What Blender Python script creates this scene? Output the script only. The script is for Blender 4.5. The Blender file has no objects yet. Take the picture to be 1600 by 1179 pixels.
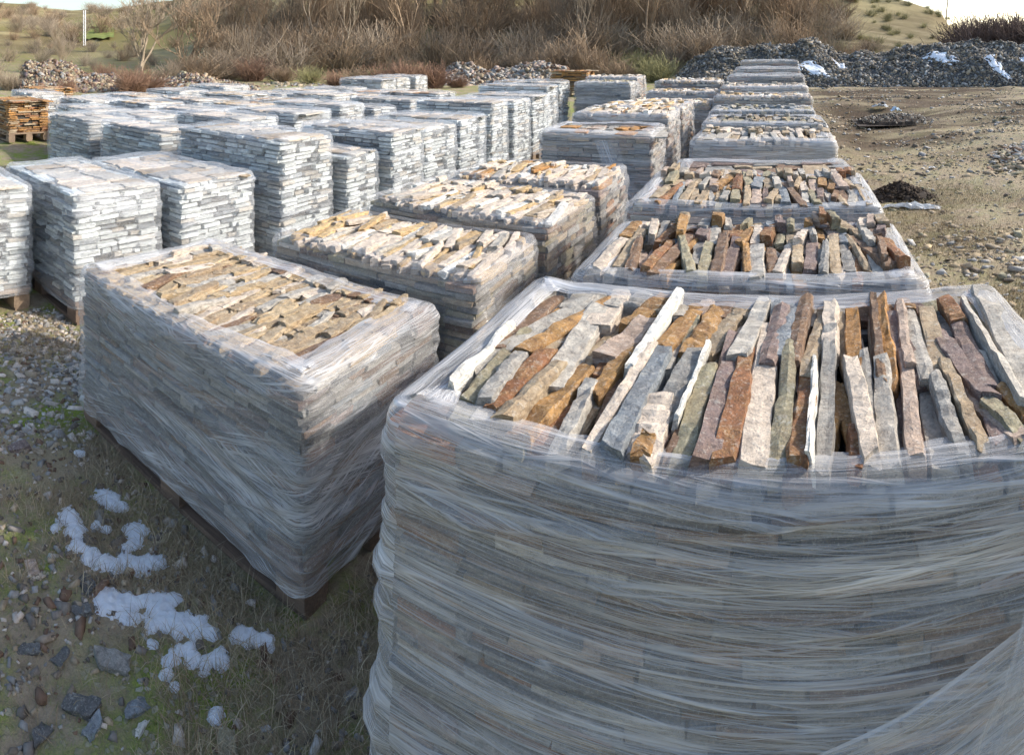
import bpy, math, random
from mathutils import Vector, Matrix, noise as mn
sc = bpy.context.scene
COL = sc.collection
R = math.radians
# ---------------------------------------------------------------- camera, sky, sun, exposure
H = 1.7                       # eye height
cam = bpy.data.cameras.new('camera'); cam.type = 'PANO'
cam.panorama_type = 'CENTRAL_CYLINDRICAL'
cam.central_cylindrical_range_u_min = -0.8; cam.central_cylindrical_range_u_max = 0.8
cam.central_cylindrical_range_v_min = -1.099; cam.central_cylindrical_range_v_max = 0.08
cam.clip_start = 0.02; cam.clip_end = 3000
co = bpy.data.objects.new('camera', cam); COL.objects.link(co)
co.location = (0, 0, H); co.rotation_euler = (math.pi/2, 0, 0.4)
sc.camera = co
SUN_AZ, SUN_EL = 33, 31       # azimuth from +X towards +Y
w = bpy.data.worlds.new('World'); sc.world = w; w.use_nodes = True
nt = w.node_tree; bg = nt.nodes['Background']
sky = nt.nodes.new('ShaderNodeTexSky'); sky.sky_type = 'NISHITA'; sky.sun_disc = False
sky.sun_elevation = R(SUN_EL); sky.sun_rotation = R(90-SUN_AZ); sky.dust_density = 2.0
nt.links.new(sky.outputs[0], bg.inputs[0]); bg.inputs[1].default_value = 0.15
sl = bpy.data.lights.new('sun', 'SUN'); sl.energy = 2.8; sl.angle = R(0.6); sl.color = (1, .95, .88)
so = bpy.data.objects.new('sun', sl); COL.objects.link(so)
sd = Vector((math.cos(R(SUN_EL))*math.cos(R(SUN_AZ)), math.cos(R(SUN_EL))*math.sin(R(SUN_AZ)), math.sin(R(SUN_EL))))
so.rotation_euler = sd.to_track_quat('Z', 'Y').to_euler(); so.location = (6, 4, 8)
sc.view_settings.view_transform = 'Standard'; sc.view_settings.look = 'None'
sc.view_settings.exposure = 0.95; sc.view_settings.gamma = 1
sc.cycles.transparent_max_bounces = 16
sc.cycles.max_bounces = 6
# ---------------------------------------------------------------- helpers
def wp(px, py, z):            # point of the place seen at a photo pixel, at height z
    D = 1000*(H-z)/(py-80); f = (px-1200)/1000
    return Vector((D*math.sin(f), D*math.cos(f), z))
def polar(px, D):
    f = (px-1200)/1000
    return D*math.sin(f), D*math.cos(f)
def nz(x, y, z=0.0): return mn.noise(Vector((x, y, z)))
def ss(a, b, x):
    t = min(1, max(0, (x-a)/(b-a))); return t*t*(3-2*t)
def interp(pts, x):
    if x <= pts[0][0]: return pts[0][1]
    for (a, b), (c, d) in zip(pts, pts[1:]):
        if x <= c: return b+(d-b)*(x-a)/(c-a)
    return pts[-1][1]
class MB:
    def __init__(s): s.v = []; s.f = []; s.c = []; s.uv = None
    def add(s, vs, fs, tint=None):
        b = len(s.v); s.v.extend(vs); s.f.extend([tuple(i+b for i in f) for f in fs])
        if tint is not None: s.c.extend([tint]*len(vs))
    def mesh(s, name, mat, smooth=False):
        m = bpy.data.meshes.new(name); m.from_pydata(s.v, [], s.f)
        if s.c:
            a = m.color_attributes.new('tint', 'FLOAT_COLOR', 'POINT')
            a.data.foreach_set('color', [x for c in s.c for x in c])
        m.materials.append(mat)
        if smooth: m.polygons.foreach_set('use_smooth', [True]*len(m.polygons))
        m.update(); return m
    def build(s, name, mat, parent=None, smooth=False):
        o = bpy.data.objects.new(name, s.mesh(name, mat, smooth)); COL.objects.link(o)
        if parent: o.parent = parent
        return o
def tag(o, label=None, cat=None, group=None, kind=None):
    if label: o['label'] = label
    if cat: o['category'] = cat
    if group: o['group'] = group
    if kind: o['kind'] = kind
    return o
def empty(name, loc, rz=0, parent=None):
    o = bpy.data.objects.new(name, None); COL.objects.link(o); o.empty_display_size = .1
    o.location = loc; o.rotation_euler = (0, 0, rz)
    if parent: o.parent = parent
    return o
BOXF = [(0,3,2,1),(4,5,6,7),(0,1,5,4),(1,2,6,5),(2,3,7,6),(3,0,4,7)]
def box(mb, x0, x1, y0, y1, z0, z1, tint=None, j=0, rnd=random):
    v = [(x0,y0,z0),(x1,y0,z0),(x1,y1,z0),(x0,y1,z0),(x0,y0,z1),(x1,y0,z1),(x1,y1,z1),(x0,y1,z1)]
    if j: v = [(a+rnd.uniform(-j,j), b+rnd.uniform(-j,j), c+rnd.uniform(-j,j)*.5) for a,b,c in v]
    mb.add(v, BOXF, tint)
# ---------------------------------------------------------------- node helpers
class N:
    def __init__(s, name):
        s.m = bpy.data.materials.new(name); s.m.use_nodes = True; s.t = s.m.node_tree; s.p = s.t.nodes['Principled BSDF']
    def n(s, typ, **k):
        x = s.t.nodes.new(typ)
        for a, b in k.items(): setattr(x, a, b)
        return x
    def l(s, a, b): s.t.links.new(a, b)
    def setv(s, sock, v):
        if hasattr(v, 'is_output') or isinstance(v, bpy.types.NodeSocket): s.l(v, sock)
        else: sock.default_value = v
    def noise(s, vec, scale, detail=4, rough=.55, dist=0):
        x = s.n('ShaderNodeTexNoise'); x.inputs['Scale'].default_value = scale; x.inputs['Detail'].default_value = detail
        x.inputs['Roughness'].default_value = rough; x.inputs['Distortion'].default_value = dist
        if vec is not None: s.l(vec, x.inputs['Vector'])
        return x.outputs['Fac']
    def vor(s, vec, scale, feature='F1', out='Distance'):
        x = s.n('ShaderNodeTexVoronoi', feature=feature); x.inputs['Scale'].default_value = scale
        if vec is not None: s.l(vec, x.inputs['Vector'])
        return x.outputs[out]
    def mr(s, v, a, b, c=0, d=1):
        x = s.n('ShaderNodeMapRange'); s.setv(x.inputs[0], v)
        for i, q in zip((1,2,3,4), (a,b,c,d)): s.setv(x.inputs[i], q)
        return x.outputs[0]
    def math(s, op, a, b=0, clamp=False):
        x = s.n('ShaderNodeMath', operation=op, use_clamp=clamp); s.setv(x.inputs[0], a); s.setv(x.inputs[1], b); return x.outputs[0]
    def mix(s, f, a, b, mode='MIX'):
        x = s.n('ShaderNodeMix', data_type='RGBA', blend_type=mode)
        s.setv(x.inputs[0], f)
        for i, q in ((6, a), (7, b)):
            if isinstance(q, tuple): q = (q+(1,))[:4]
            s.setv(x.inputs[i], q)
        return x.outputs[2]
    def mapping(s, vec, scale=(1,1,1), rot=(0,0,0), loc=(0,0,0)):
        x = s.n('ShaderNodeMapping'); s.l(vec, x.inputs[0]); x.inputs['Scale'].default_value = scale
        x.inputs['Rotation'].default_value = rot; s.setv(x.inputs['Location'], loc); return x.outputs[0]
    def bump(s, h, strength, dist):
        x = s.n('ShaderNodeBump'); x.inputs['Strength'].default_value = strength; x.inputs['Distance'].default_value = dist
        s.l(h, x.inputs['Height']); s.l(x.outputs[0], s.p.inputs['Normal']); return x.outputs[0]
    def geo(s): return s.n('ShaderNodeNewGeometry').outputs['Position']
    def obj(s): return s.n('ShaderNodeTexCoord').outputs['Object']
# stone: colour of each piece comes from its own tint attribute; alpha = how rusty it is
def stone_material():
    a = N('split_stone'); at = a.n('ShaderNodeAttribute', attribute_name='tint')
    pos = a.geo()
    lay = a.noise(a.mapping(pos, (1,1,3.5)), 30, 7, .7)
    fine = a.noise(pos, 210, 6, .75); mid = a.noise(pos, 62, 5, .7)
    big = a.noise(pos, 11, 5, .7)
    tc = at.outputs['Color']
    c = a.mix(a.mr(lay, .3, .68), a.mix(1.0, tc, (.52,.50,.48), 'MULTIPLY'), a.mix(1.0, tc, (1.3,1.27,1.2), 'MULTIPLY'))
    rust = a.math('MULTIPLY', a.mr(big, .44, .58), at.outputs['Alpha'], True)
    c = a.mix(rust, c, a.mix(a.mr(mid, .3, .7), (.13,.055,.025), (.46,.27,.11)))
    c = a.mix(a.mr(mid, .55, .68, 0, .5), c, (.58,.55,.48))
    c = a.mix(a.mr(mid, .42, .3, 0, .6), c, (.10,.08,.065))
    c = a.mix(a.mr(fine, .54, .68, 0, .6), c, (.07,.06,.05))
    c = a.mix(a.mr(fine, .44, .3, 0, .6), c, (.70,.66,.58))
    a.l(c, a.p.inputs['Base Color']); a.p.inputs['Roughness'].default_value = .85
    a.p.inputs['Specular IOR Level'].default_value = .3
    h = a.math('ADD', a.math('ADD', lay, a.math('MULTIPLY', mid, .6)), a.math('MULTIPLY', fine, .3))
    a.bump(h, 1.0, .011)
    return a.m
def film_material(name, diag, dens, tintc=(.80,.79,.78)):
    a = N(name)
    uv = a.n('ShaderNodeUVMap', uv_map='UVMap').outputs[0]
    oi = a.n('ShaderNodeObjectInfo').outputs['Random']
    shift = a.n('ShaderNodeCombineXYZ'); a.l(a.math('MULTIPLY', oi, 37.0), shift.inputs[0]); a.l(a.math('MULTIPLY', oi, 11.0), shift.inputs[1]); a.l(oi, shift.inputs[2])
    ad = a.n('ShaderNodeVectorMath', operation='ADD'); a.l(uv, ad.inputs[0]); a.l(shift.outputs[0], ad.inputs[1]); uv = ad.outputs[0]
    def ridge(rot, su, sv, wd, loc=(0,0,0), det=2):
        m = a.mapping(a.mapping(uv, (1,1,1), (0,0,rot)), (su, sv, 1), loc=loc)
        n = a.noise(m, 1, det, .5, .25)
        return a.mr(a.math('ABSOLUTE', a.math('SUBTRACT', n, .5)), 0, wd, 1, 0)
    def soft(rot, su, sv, lo, hi, loc=(0,0,0)):
        m = a.mapping(a.mapping(uv, (1,1,1), (0,0,rot)), (su, sv, 1), loc=loc)
        return a.mr(a.noise(m, 1, 4, .6, .2), lo, hi)
    r1 = ridge(R(diag*.25), 1.1, 42, .035)
    r2 = ridge(R(2+diag), 1.0, 60, .05, (3,1,0))
    r3 = ridge(R(-3-diag*.9), .9, 48, .045, (7,5,0))
    r4 = ridge(R(diag*.4), 1.6, 120, .07, (1,8,0), 3)
    m2 = a.mr(a.noise(a.mapping(uv, (1.2,3.0,1)), 1.2, 2), .42, .6)
    m3 = a.mr(a.noise(a.mapping(uv, (1.0,2.6,1), loc=(4,9,0)), 1.4, 2), .44, .6)
    band = soft(R(diag*.6), .6, 9, .5, .66, (9,3,0))
    haze = soft(R(-diag*.5), .8, 22, .35, .7, (2,7,0))
    st = a.math('MAXIMUM', a.math('MULTIPLY', r1, .75), a.math('MULTIPLY', r2, m2))
    st = a.math('MAXIMUM', st, a.math('MULTIPLY', r3, m3))
    st = a.math('MAXIMUM', st, a.math('MULTIPLY', r4, .6))
    al = a.math('ADD', a.math('MULTIPLY', st, .72*dens), a.math('MULTIPLY', a.math('ADD', a.math('MULTIPLY', haze, .34), a.math('MULTIPLY', band, .30)), dens*.75))
    win = soft(R(-diag*.8), .55, 5.5, .36, .64, (5,2,0))
    al = a.math('MULTIPLY', al, a.mr(win, 0, 1, .42, 1.25))
    al = a.math('ADD', al, .04+.08*dens)
    lp = a.n('ShaderNodeLayerWeight'); lp.inputs[0].default_value = .3
    al = a.math('ADD', al, a.math('MULTIPLY', lp.outputs['Facing'], .22*dens), True)
    a.l(al, a.p.inputs['Alpha'])
    a.p.inputs['Base Color'].default_value = tintc+(1,)
    a.p.inputs['Roughness'].default_value = .2; a.p.inputs['IOR'].default_value = 1.5
    a.p.inputs['Specular IOR Level'].default_value = .7
    a.bump(a.math('ADD', st, a.math('MULTIPLY', haze, 1.2)), .6, .004)
    return a.m
def wood_material(name, c1, c2):
    a = N(name); pos = a.obj()
    g = a.noise(a.mapping(pos, (1.2,18,18)), 6, 5, .6)
    c = a.mix(a.mr(g, .3, .7), c1, c2); c = a.mix(a.mr(a.noise(pos, 5, 3), .5, .7, 0, .5), c, (.08,.06,.045))
    a.l(c, a.p.inputs['Base Color']); a.p.inputs['Roughness'].default_value = .85; a.bump(g, .5, .004)
    return a.m
def ground_material():
    a = N('trodden_earth'); pos = a.geo()
    n1 = a.noise(pos, .55, 5, .6); n2 = a.noise(pos, 3.2, 5, .65); n3 = a.noise(pos, 22, 5, .7); n4 = a.noise(pos, 140, 4, .7)
    c = a.mix(a.mr(n3, .3, .7), (.23,.175,.115), (.42,.34,.235))
    grass = a.math('MULTIPLY', a.mr(n2, .44, .6), a.mr(n3, .3, .5))
    sx0 = a.n('ShaderNodeSeparateXYZ'); a.l(pos, sx0.inputs[0]); grass = a.math('MULTIPLY', grass, a.mr(sx0.outputs[0], -.3, 1, 1, .3))
    c = a.mix(grass, c, a.mix(a.mr(n4, .35, .65), (.11,.17,.025), (.32,.36,.07)))
    dry = a.mr(a.noise(pos, 1.3, 4, .6), .48, .62)
    c = a.mix(a.math('MULTIPLY', dry, .75), c, a.mix(a.mr(n4, .3, .7), (.25,.19,.11), (.48,.40,.25)))
    vd = a.vor(pos, 60, 'F1', 'Color'); sep = a.n('ShaderNodeSeparateColor'); a.l(vd, sep.inputs[0])
    edge = a.vor(pos, 60, 'DISTANCE_TO_EDGE')
    chip = a.math('MULTIPLY', a.mr(sep.outputs[0], .62, .66), a.mr(edge, .05, .12))
    chip = a.math('MULTIPLY', a.math('MULTIPLY', chip, a.mr(n1, .45, .6)), a.mr(n2, .45, .6, 0, .8))
    c = a.mix(chip, c, a.mix(sep.outputs[1], (.22,.20,.17), (.55,.5,.42)))
    # wheel-churned wet mud across the yard on the right
    sx = a.n('ShaderNodeSeparateXYZ'); a.l(pos, sx.inputs[0])
    rr = a.n('ShaderNodeVectorMath', operation='LENGTH'); a.l(pos, rr.inputs[0])
    mud = a.math('MULTIPLY', a.mr(a.noise(a.mapping(pos, (.22,1.0,1)), .9, 5, .65), .42, .54), a.math('MULTIPLY', a.mr(sx.outputs[1], 8.6, 10.5), a.mr(sx.outputs[0], 0, 1.5)))
    c = a.mix(a.math('MULTIPLY', mud, .9), c, a.mix(a.mr(n3,.3,.7), (.03,.019,.012), (.10,.065,.04)))
    far = a.mr(rr.outputs['Value'], 28, 45)
    fc = a.mix(a.mr(a.noise(pos, .12, 5, .6), .4, .6), (.17,.13,.06), (.34,.28,.14))
    fc = a.mix(a.mr(a.noise(pos, .045, 3, .5), .5, .58), fc, (.20,.17,.065))
    c = a.mix(far, c, fc)
    a.l(c, a.p.inputs['Base Color']); a.p.inputs['Roughness'].default_value = .95
    a.p.inputs['Specular IOR Level'].default_value = .15
    a.bump(a.math('ADD', n3, a.math('MULTIPLY', a.math('ADD', n4, chip), .4)), .9, .02)
    return a.m
def plain(name, c1, c2, scale, rough=.9, bump=.5, bd=.01):
    a = N(name); pos = a.geo(); n = a.noise(pos, scale, 5, .65)
    a.l(a.mix(a.mr(n, .3, .7), c1, c2), a.p.inputs['Base Color']); a.p.inputs['Roughness'].default_value = rough
    a.p.inputs['Specular IOR Level'].default_value = .25
    a.bump(n, bump, bd); return a.m
def tint_plain(name, scale, rough=.9):
    a = N(name); pos = a.geo(); n = a.noise(pos, scale, 5, .65)
    at = a.n('ShaderNodeAttribute', attribute_name='tint')
    a.l(a.mix(a.mr(n, .3, .7), a.mix(1.0, at.outputs['Color'], (.6,.6,.6), 'MULTIPLY'), at.outputs['Color']), a.p.inputs['Base Color'])
    a.p.inputs['Roughness'].default_value = rough; a.p.inputs['Specular IOR Level'].default_value = .2
    return a.m
def snow_material():
    a = N('old_snow'); pos = a.geo(); n = a.noise(pos, 90, 5, .7); n2 = a.noise(pos, 320, 3, .7)
    a.l(a.mix(n, (.78,.82,.86), (.93,.94,.95)), a.p.inputs['Base Color']); a.p.inputs['Roughness'].default_value = .6
    a.p.inputs['Subsurface Weight'].default_value = .2; a.p.inputs['Subsurface Radius'].default_value = (.01,.012,.015)
    a.bump(a.math('ADD', n, n2), .9, .006); return a.m
M_STONE = stone_material()
M_FILM = film_material('stretch_film', 3, .62)
M_FILMD = film_material('stretch_film_crossed', 14, .56)
M_FILMW = film_material('stretch_film_heavy', 3, .36, (.86,.88,.90))
M_FILML = film_material('stretch_film_thin', 5, .30)
M_RIM = film_material('stretch_film_rim', 3, .62)
M_WOOD = wood_material('pallet_wood', (.20,.13,.08), (.36,.26,.17))
M_WOODR = wood_material('pallet_wood_red', (.13,.085,.06), (.25,.165,.11))
M_GROUND = ground_material()
M_SNOW = snow_material()
M_CHIP = tint_plain('gravel_chips', 60)
M_BLADE = tint_plain('grass_blades', 8)
M_TWIG = tint_plain('bare_twigs', 3)
M_CORE = plain('packed_rubble', (.05,.045,.04), (.12,.11,.10), 30)
# tints: r, g, b, rustiness
T = dict(gold=(.62,.45,.24,.3), frost=(.62,.67,.69,0), sand=(.52,.40,.25,.2), cream=(.70,.60,.50,.05), grey=(.33,.32,.30,.1), blue=(.24,.27,.30,.05), tan=(.44,.35,.24,.3), ochre=(.42,.24,.09,.9),
         rust=(.29,.13,.06,.8), brown=(.22,.14,.095,.4), purple=(.22,.165,.155,.2), olive=(.34,.31,.21,.2), pink=(.50,.39,.32,.15),
         white=(.80,.78,.72,0), slate=(.145,.145,.145,0), pale=(.50,.47,.42,.1), orange=(.50,.25,.07,.7))
def tv(name, rnd, v=.12):
    c = T[name]; k = 1+rnd.uniform(-v, v); return (c[0]*k, c[1]*k, c[2]*k, c[3])
# ---------------------------------------------------------------- terrain
CREST = [(-100,6),(0,4),(60,8),(75,14),(200,12),(260,4),(330,-30),(500,-45),(800,-35),(1000,-50),(1200,-60),(1290,-40),(1380,-8),(1440,12),(1500,38),(1530,44),(1700,44)]
CRR = [(-100,170),(260,150),(420,70),(1100,60),(1290,50),(1480,48),(1530,110),(1700,120)]
def gz(x, y):
    r = math.hypot(x, y); px = 1200+1000*math.atan2(x, y)
    z = .075*min(max(0, r-7.5), 6.5)
    if y < 0: px = 1700 if x > 0 else -100
    px = min(1700, max(-100, px))
    cr = interp(CRR, px); top = H+(80-interp(CREST, px))/1000*cr
    if r > 26:
        t = (r-26)/(cr-26)
        if t < 1: z += (top-z)*(t**1.25)
        else: z += (top-z) - (r-cr)*.05
        z += nz(x*.06, y*.06)*min(1, (r-26)/20)*.8
    return z
def micro(x, y):
    r = math.hypot(x, y)
    k = 1 if r < 6 else 1+(r-6)*.12
    z = nz(x*2.1, y*2.1, 3)*.018*k + nz(x*7, y*7, 9)*.008
    if x > .8 and 8.5 < y < 21:      # ruts
        z += (.16*nz(x*.3, y*1.1, 5)+.07*nz(x*.9, y*3.1, 5))*ss(8.5,10,y)*(1-ss(18,21,y))*ss(.8,1.8,x)
    return z
def ground():
    mb = MB(); rs = []; r = .25
    while r < 260: rs.append(r); r *= 1.022 if r < 40 else 1.035
    na = 300
    ring = []
    for i, r in enumerate(rs):
        row = []
        for k in range(na):
            a = -math.pi+2*math.pi*k/na
            # more columns where the yard is looked at
            x, y = r*math.sin(a), r*math.cos(a)
            row.append(len(mb.v)); mb.v.append((x, y, gz(x, y)+micro(x, y)))
        ring.append(row)
    c = len(mb.v); mb.v.append((0,0,0))
    for k in range(na): mb.f.append((c, ring[0][(k+1)%na], ring[0][k]))
    for a, b in zip(ring, ring[1:]):
        for k in range(na):
            k2 = (k+1) % na; mb.f.append((a[k], a[k2], b[k2], b[k]))
    o = mb.build('ground', M_GROUND, smooth=True); tag(o, kind='structure')
ground()
# ---------------------------------------------------------------- stone strips
def strip_geo(L, Wd, Th, rnd, seg=8, slant=.012):
    """rough split-stone strip along local Y, centred, bottom at z=0"""
    vs = []; fs = []; s = rnd.uniform(0, 900)
    ch = .10; seg = int(seg*1.4)
    prof = [(-1,.1),(-.86,0),(.88,0),(1,.12),(1.02,.5),(1,.86),(.84,1),(.1,1.03),(-.84,1),(-1,.9),(-1.02,.5)]
    prof = [(a+rnd.uniform(-.08,.08), b+rnd.uniform(-.06,.06)) for a,b in prof]
    sl0, sl1 = rnd.uniform(-slant, slant), rnd.uniform(-slant, slant)
    t0, t1 = rnd.uniform(.8,1.08), rnd.uniform(.8,1.08); bend = rnd.uniform(-.06,.06)
    st = rnd.uniform(.2,.8); notch = rnd.uniform(-.20,.06)
    for i in range(seg+1):
        t = i/seg; y = (t-.5)*L
        stp = notch*(1 if t > st else 0)
        wl = .5*Wd*(1+.16*nz(t*L*9, s, 1)+.16*nz(t*L*42, s, 1)+stp*.5); wr = .5*Wd*(1+.16*nz(t*L*9, s, 7)+.16*nz(t*L*42, s, 7)+stp)
        k = t0+(t1-t0)*t
        if i == 0 or i == seg: k *= rnd.uniform(.86,1.0)
        hh = Th*(1+.22*nz(t*L*9, s, 4)+.14*nz(t*L*40, s, 4)+stp*.4)
        for q, (a, b) in enumerate(prof):
            x = a*(wr if a > 0 else wl)*k + .1*Wd*nz(t*L*5, s, 11) + bend*Wd*math.sin(t*3.1)
            yy = y+(sl0*(1-t)+sl1*t)*a*(1 if i in (0, seg) else .4) + nz(a*3, t*9, s+b)*.008*(2 if i in (0, seg) else 1)
            x += nz(q*1.7, t*L*60, s+3)*.0035; z = b*hh+nz(a*5+s, t*L*45, b*3)*.005
            vs.append((x, yy, z))
    n = len(prof)
    for i in range(seg):
        for k in range(n):
            k2 = (k+1) % n; fs.append((i*n+k, i*n+k2, (i+1)*n+k2, (i+1)*n+k))
    fs.append(tuple(range(n-1, -1, -1))); fs.append(tuple(range(seg*n, seg*n+n)))
    return vs, [f[::-1] for f in fs]
class HMap:                    # heights of what already lies on a stack, 1 cm cells
    def __init__(s, w, d, z):
        s.w, s.d = w, d; s.nx = int(w*100)+30; s.ny = int(d*100)+30; s.h = [[z]*s.ny for _ in range(s.nx)]
    def cells(s, x, y, L, Wd, a):
        out = []; ca, sa = math.cos(a), math.sin(a)
        nl = max(3, int(L/.02)); nw = max(2, int(Wd/.015))
        for i in range(nl+1):
            t = (i/nl-.5)*L*.96
            for j in range(nw+1):
                q = (j/nw-.5)*Wd*.8
                xx = x+q*ca-t*sa; yy = y+q*sa+t*ca
                ix = int((xx+s.w/2)*100+15); iy = int((yy+s.d/2)*100+15)
                if 0 <= ix < s.nx and 0 <= iy < s.ny: out.append((t/L*2, ix, iy))
        return out
    def place(s, x, y, L, Wd, Th, a, drop=.45, maxtilt=.12):
        c = s.cells(x, y, L, Wd, a)
        lo = sorted(s.h[i][j] for t, i, j in c if t < -.1) or [0]; hi = sorted(s.h[i][j] for t, i, j in c if t > .1) or [0]
        q = lambda l: l[int(len(l)*.85)]*(1-drop*.3)+l[int(len(l)*.4)]*drop*.3
        z0, z1 = q(lo), q(hi)
        tilt = max(-maxtilt, min(maxtilt, (z1-z0)/(L*.55))); zm = (z0+z1)/2
        for t, i, j in c:
            s.h[i][j] = max(s.h[i][j], zm+tilt*t*L/2+Th*.9)
        return zm, tilt
def strip_matrix(x, y, z, a, tilt, roll=0):
    return Matrix.Translation((x, y, z)) @ Matrix.Rotation(a, 4, 'Z') @ Matrix.Rotation(tilt, 4, 'X') @ Matrix.Rotation(roll, 4, 'Y')
# ---------------------------------------------------------------- wrapped pallet
def rrect(hw, hd, rad, step):
    pts = []
    def line(a, b):
        n = max(1, int((Vector(b)-Vector(a)).length/step))
        for i in range(n):
            t = i/n; pts.append((a[0]+(b[0]-a[0])*t, a[1]+(b[1]-a[1])*t))
    na = 4
    def arc(cx, cy, a0):
        for i in range(na):
            an = a0+math.pi/2*i/na; pts.append((cx+rad*math.cos(an), cy+rad*math.sin(an)))
    line((-hw+rad, -hd), (hw-rad, -hd)); arc(hw-rad, -hd+rad, -math.pi/2)
    line((hw, -hd+rad), (hw, hd-rad)); arc(hw-rad, hd-rad, 0)
    line((hw-rad, hd), (-hw+rad, hd)); arc(-hw+rad, hd-rad, math.pi/2)
    line((-hw, hd-rad), (-hw, -hd+rad)); arc(-hw+rad, -hd+rad, math.pi)
    return pts
def film_geo(hw, hd, z0, z1, step, rim, seed, sag=.0, lump=1.0, closed=False, bulge=0, rise=.012, diag=0, corner=.0):
    base = rrect(hw, hd, .05, step); n = len(base)
    S = [0]
    for i in range(n):
        a, b = base[i], base[(i+1) % n]; S.append(S[-1]+math.hypot(b[0]-a[0], b[1]-a[1]))
    vs, fs, uvs = [], [], []
    rows = []
    nz_rows = max(4, int((z1-z0)/(step*.62)))
    for j in range(nz_rows): rows.append(('side', j/nz_rows))
    for t in (.15, .5, .85): rows.append(('sh', t))
    nr = max(2, int(rim/max(step, .012)))
    for j in range(1, nr+1): rows.append(('rim', j/nr))
    rings = []
    for kind, t in rows:
        ring = []
        for i, (x, y) in enumerate(base):
            # outward normal of a rounded rectangle
            cx = max(-hw+.05, min(hw-.05, x)); cy = max(-hd+.05, min(hd-.05, y))
            nx, ny = x-cx, y-cy; l = math.hypot(nx, ny) or 1; nx /= l; ny /= l
            u = S[i]
            cornerf = abs(nx*ny)*2
            edge = nz(u*2.2, seed, 2)*.018 + nz(u*9, seed, 4)*.006
            zt = z1 + edge*.6 + sag*nz(u*.9, seed, 8) - corner*cornerf*.0
            if kind == 'side':
                z = z0+(zt-.03-z0)*t
                dd = u*math.tan(R(diag))
                o = .010*lump*nz(u*1.6, (z+dd*.6)*27, seed)+.012*lump*nz(u*.8, z*7, seed+3)+.004*lump*nz(u*4, (z-dd)*60, seed+5)
                fo = abs(nz(u*.55+seed, (z+u*math.tan(R(diag*.8+4)))*5.5, seed+21)); fo2 = abs(nz(u*.6+seed, (z-u*math.tan(R(diag+9)))*5.0, seed+31))
                o += lump*(.010*max(0, 1-fo*14)+.009*max(0, 1-fo2*14))
                o += .006 + bulge*(1-t)
                if z > z0+.02: pass
                px, py, v = x+nx*o, y+ny*o, z
            elif kind == 'sh':
                an = t*math.pi/2; rr = .03
                o = -rr*(1-math.cos(an)); z = zt-.03+rr*math.sin(an)
                px, py, v = x+nx*o, y+ny*o, z
            else:
                ins = t*rim*(1+.35*nz(u*2.6, seed, 12)+.15*nz(u*11, seed, 14)) if not closed else t*rim
                ins += .03
                k = 1+cornerf*.35 if not closed else 1
                px = x-nx*ins*k; py = y-ny*ins*k
                if closed:
                    px = x*(1-t*.97); py = y*(1-t*.97)
                    z = zt+rise*(ss(0,.3,t))+.020*nz(px*6, py*3.0, seed)+.008*nz(px*22, py*6, seed+2)
                else: z = zt+rise*math.sin(min(1,t*1.2)*math.pi)*.9+.006*nz(u*14, ins*30, seed)-.004*t
                v = z1+ins
            ring.append(len(vs)); vs.append((px, py, z)); uvs.append((u, v))
        rings.append(ring)
    L = S[-1]; uvc = []; film_geo.side = (nz_rows)*n
    for a, b in zip(rings, rings[1:]):
        for i in range(n):
            i2 = (i+1) % n
            fs.append((a[i], a[i2], b[i2], b[i]))
            ua = uvs[a[i]][0]; ub = uvs[a[i2]][0] if i2 else L
            uvc += [(ua, uvs[a[i]][1]), (ub, uvs[a[i2]][1]), (ub, uvs[b[i2]][1]), (ua, uvs[b[i]][1])]
    if closed:
        r = rings[-1]; fs.append(tuple(r)); uvc += [(vs[i][0], vs[i][1]) for i in r]
    return vs, fs, uvc
def film_obj(geo, mat, parent, name='stretch_film', rimmat=None):
    vs, fs, uvc = geo
    m = bpy.data.meshes.new(name); m.from_pydata(vs, [], fs)
    uvl = m.uv_layers.new(name='UVMap'); uvl.data.foreach_set('uv', [c for p in uvc for c in p])
    m.polygons.foreach_set('use_smooth', [True]*len(m.polygons)); m.materials.append(mat)
    if name == 'stretch_film' and rimmat:
        m.materials.append(rimmat); m.polygons.foreach_set('material_index', [0 if i < film_geo.side else 1 for i in range(len(m.polygons))])
    o = bpy.data.objects.new(name, m); COL.objects.link(o); o.parent = parent; return o
def pallet_base(parent, hw, hd, mat, fine):
    """timber pallet 14 cm high: deck boards, blocks, bottom runners"""
    p = MB()
    n = 6 if fine else 5
    for i in range(n):
        x = -hw+(2*hw-.1)*i/(n-1); box(p, x, x+.1, -hd, hd, .118, .14)
    root = p.build('pallet_deck', mat, parent)
    for yy in (-hd, -.06, hd-.12):
        b = MB(); box(b, -hw, hw, yy+.01, yy+.11, .096, .116); 
        if fine: b.build('stringer_board', mat, root)
        else: b.build('stringer_board', mat, root) if yy == -hd else None
        b = MB(); box(b, -hw, hw, yy+.012, yy+.108, .0, .02)
        b.build('bottom_runner', mat, root) if fine else None
        for xx in (-hw, -.06, hd and hw-.12):
            if not fine and yy > -hd and xx < hw-.13: continue
            b = MB(); box(b, xx+.003, xx+.12, yy+.004, yy+.114, .021, .094); b.build('block', mat, root)
    return root
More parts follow.
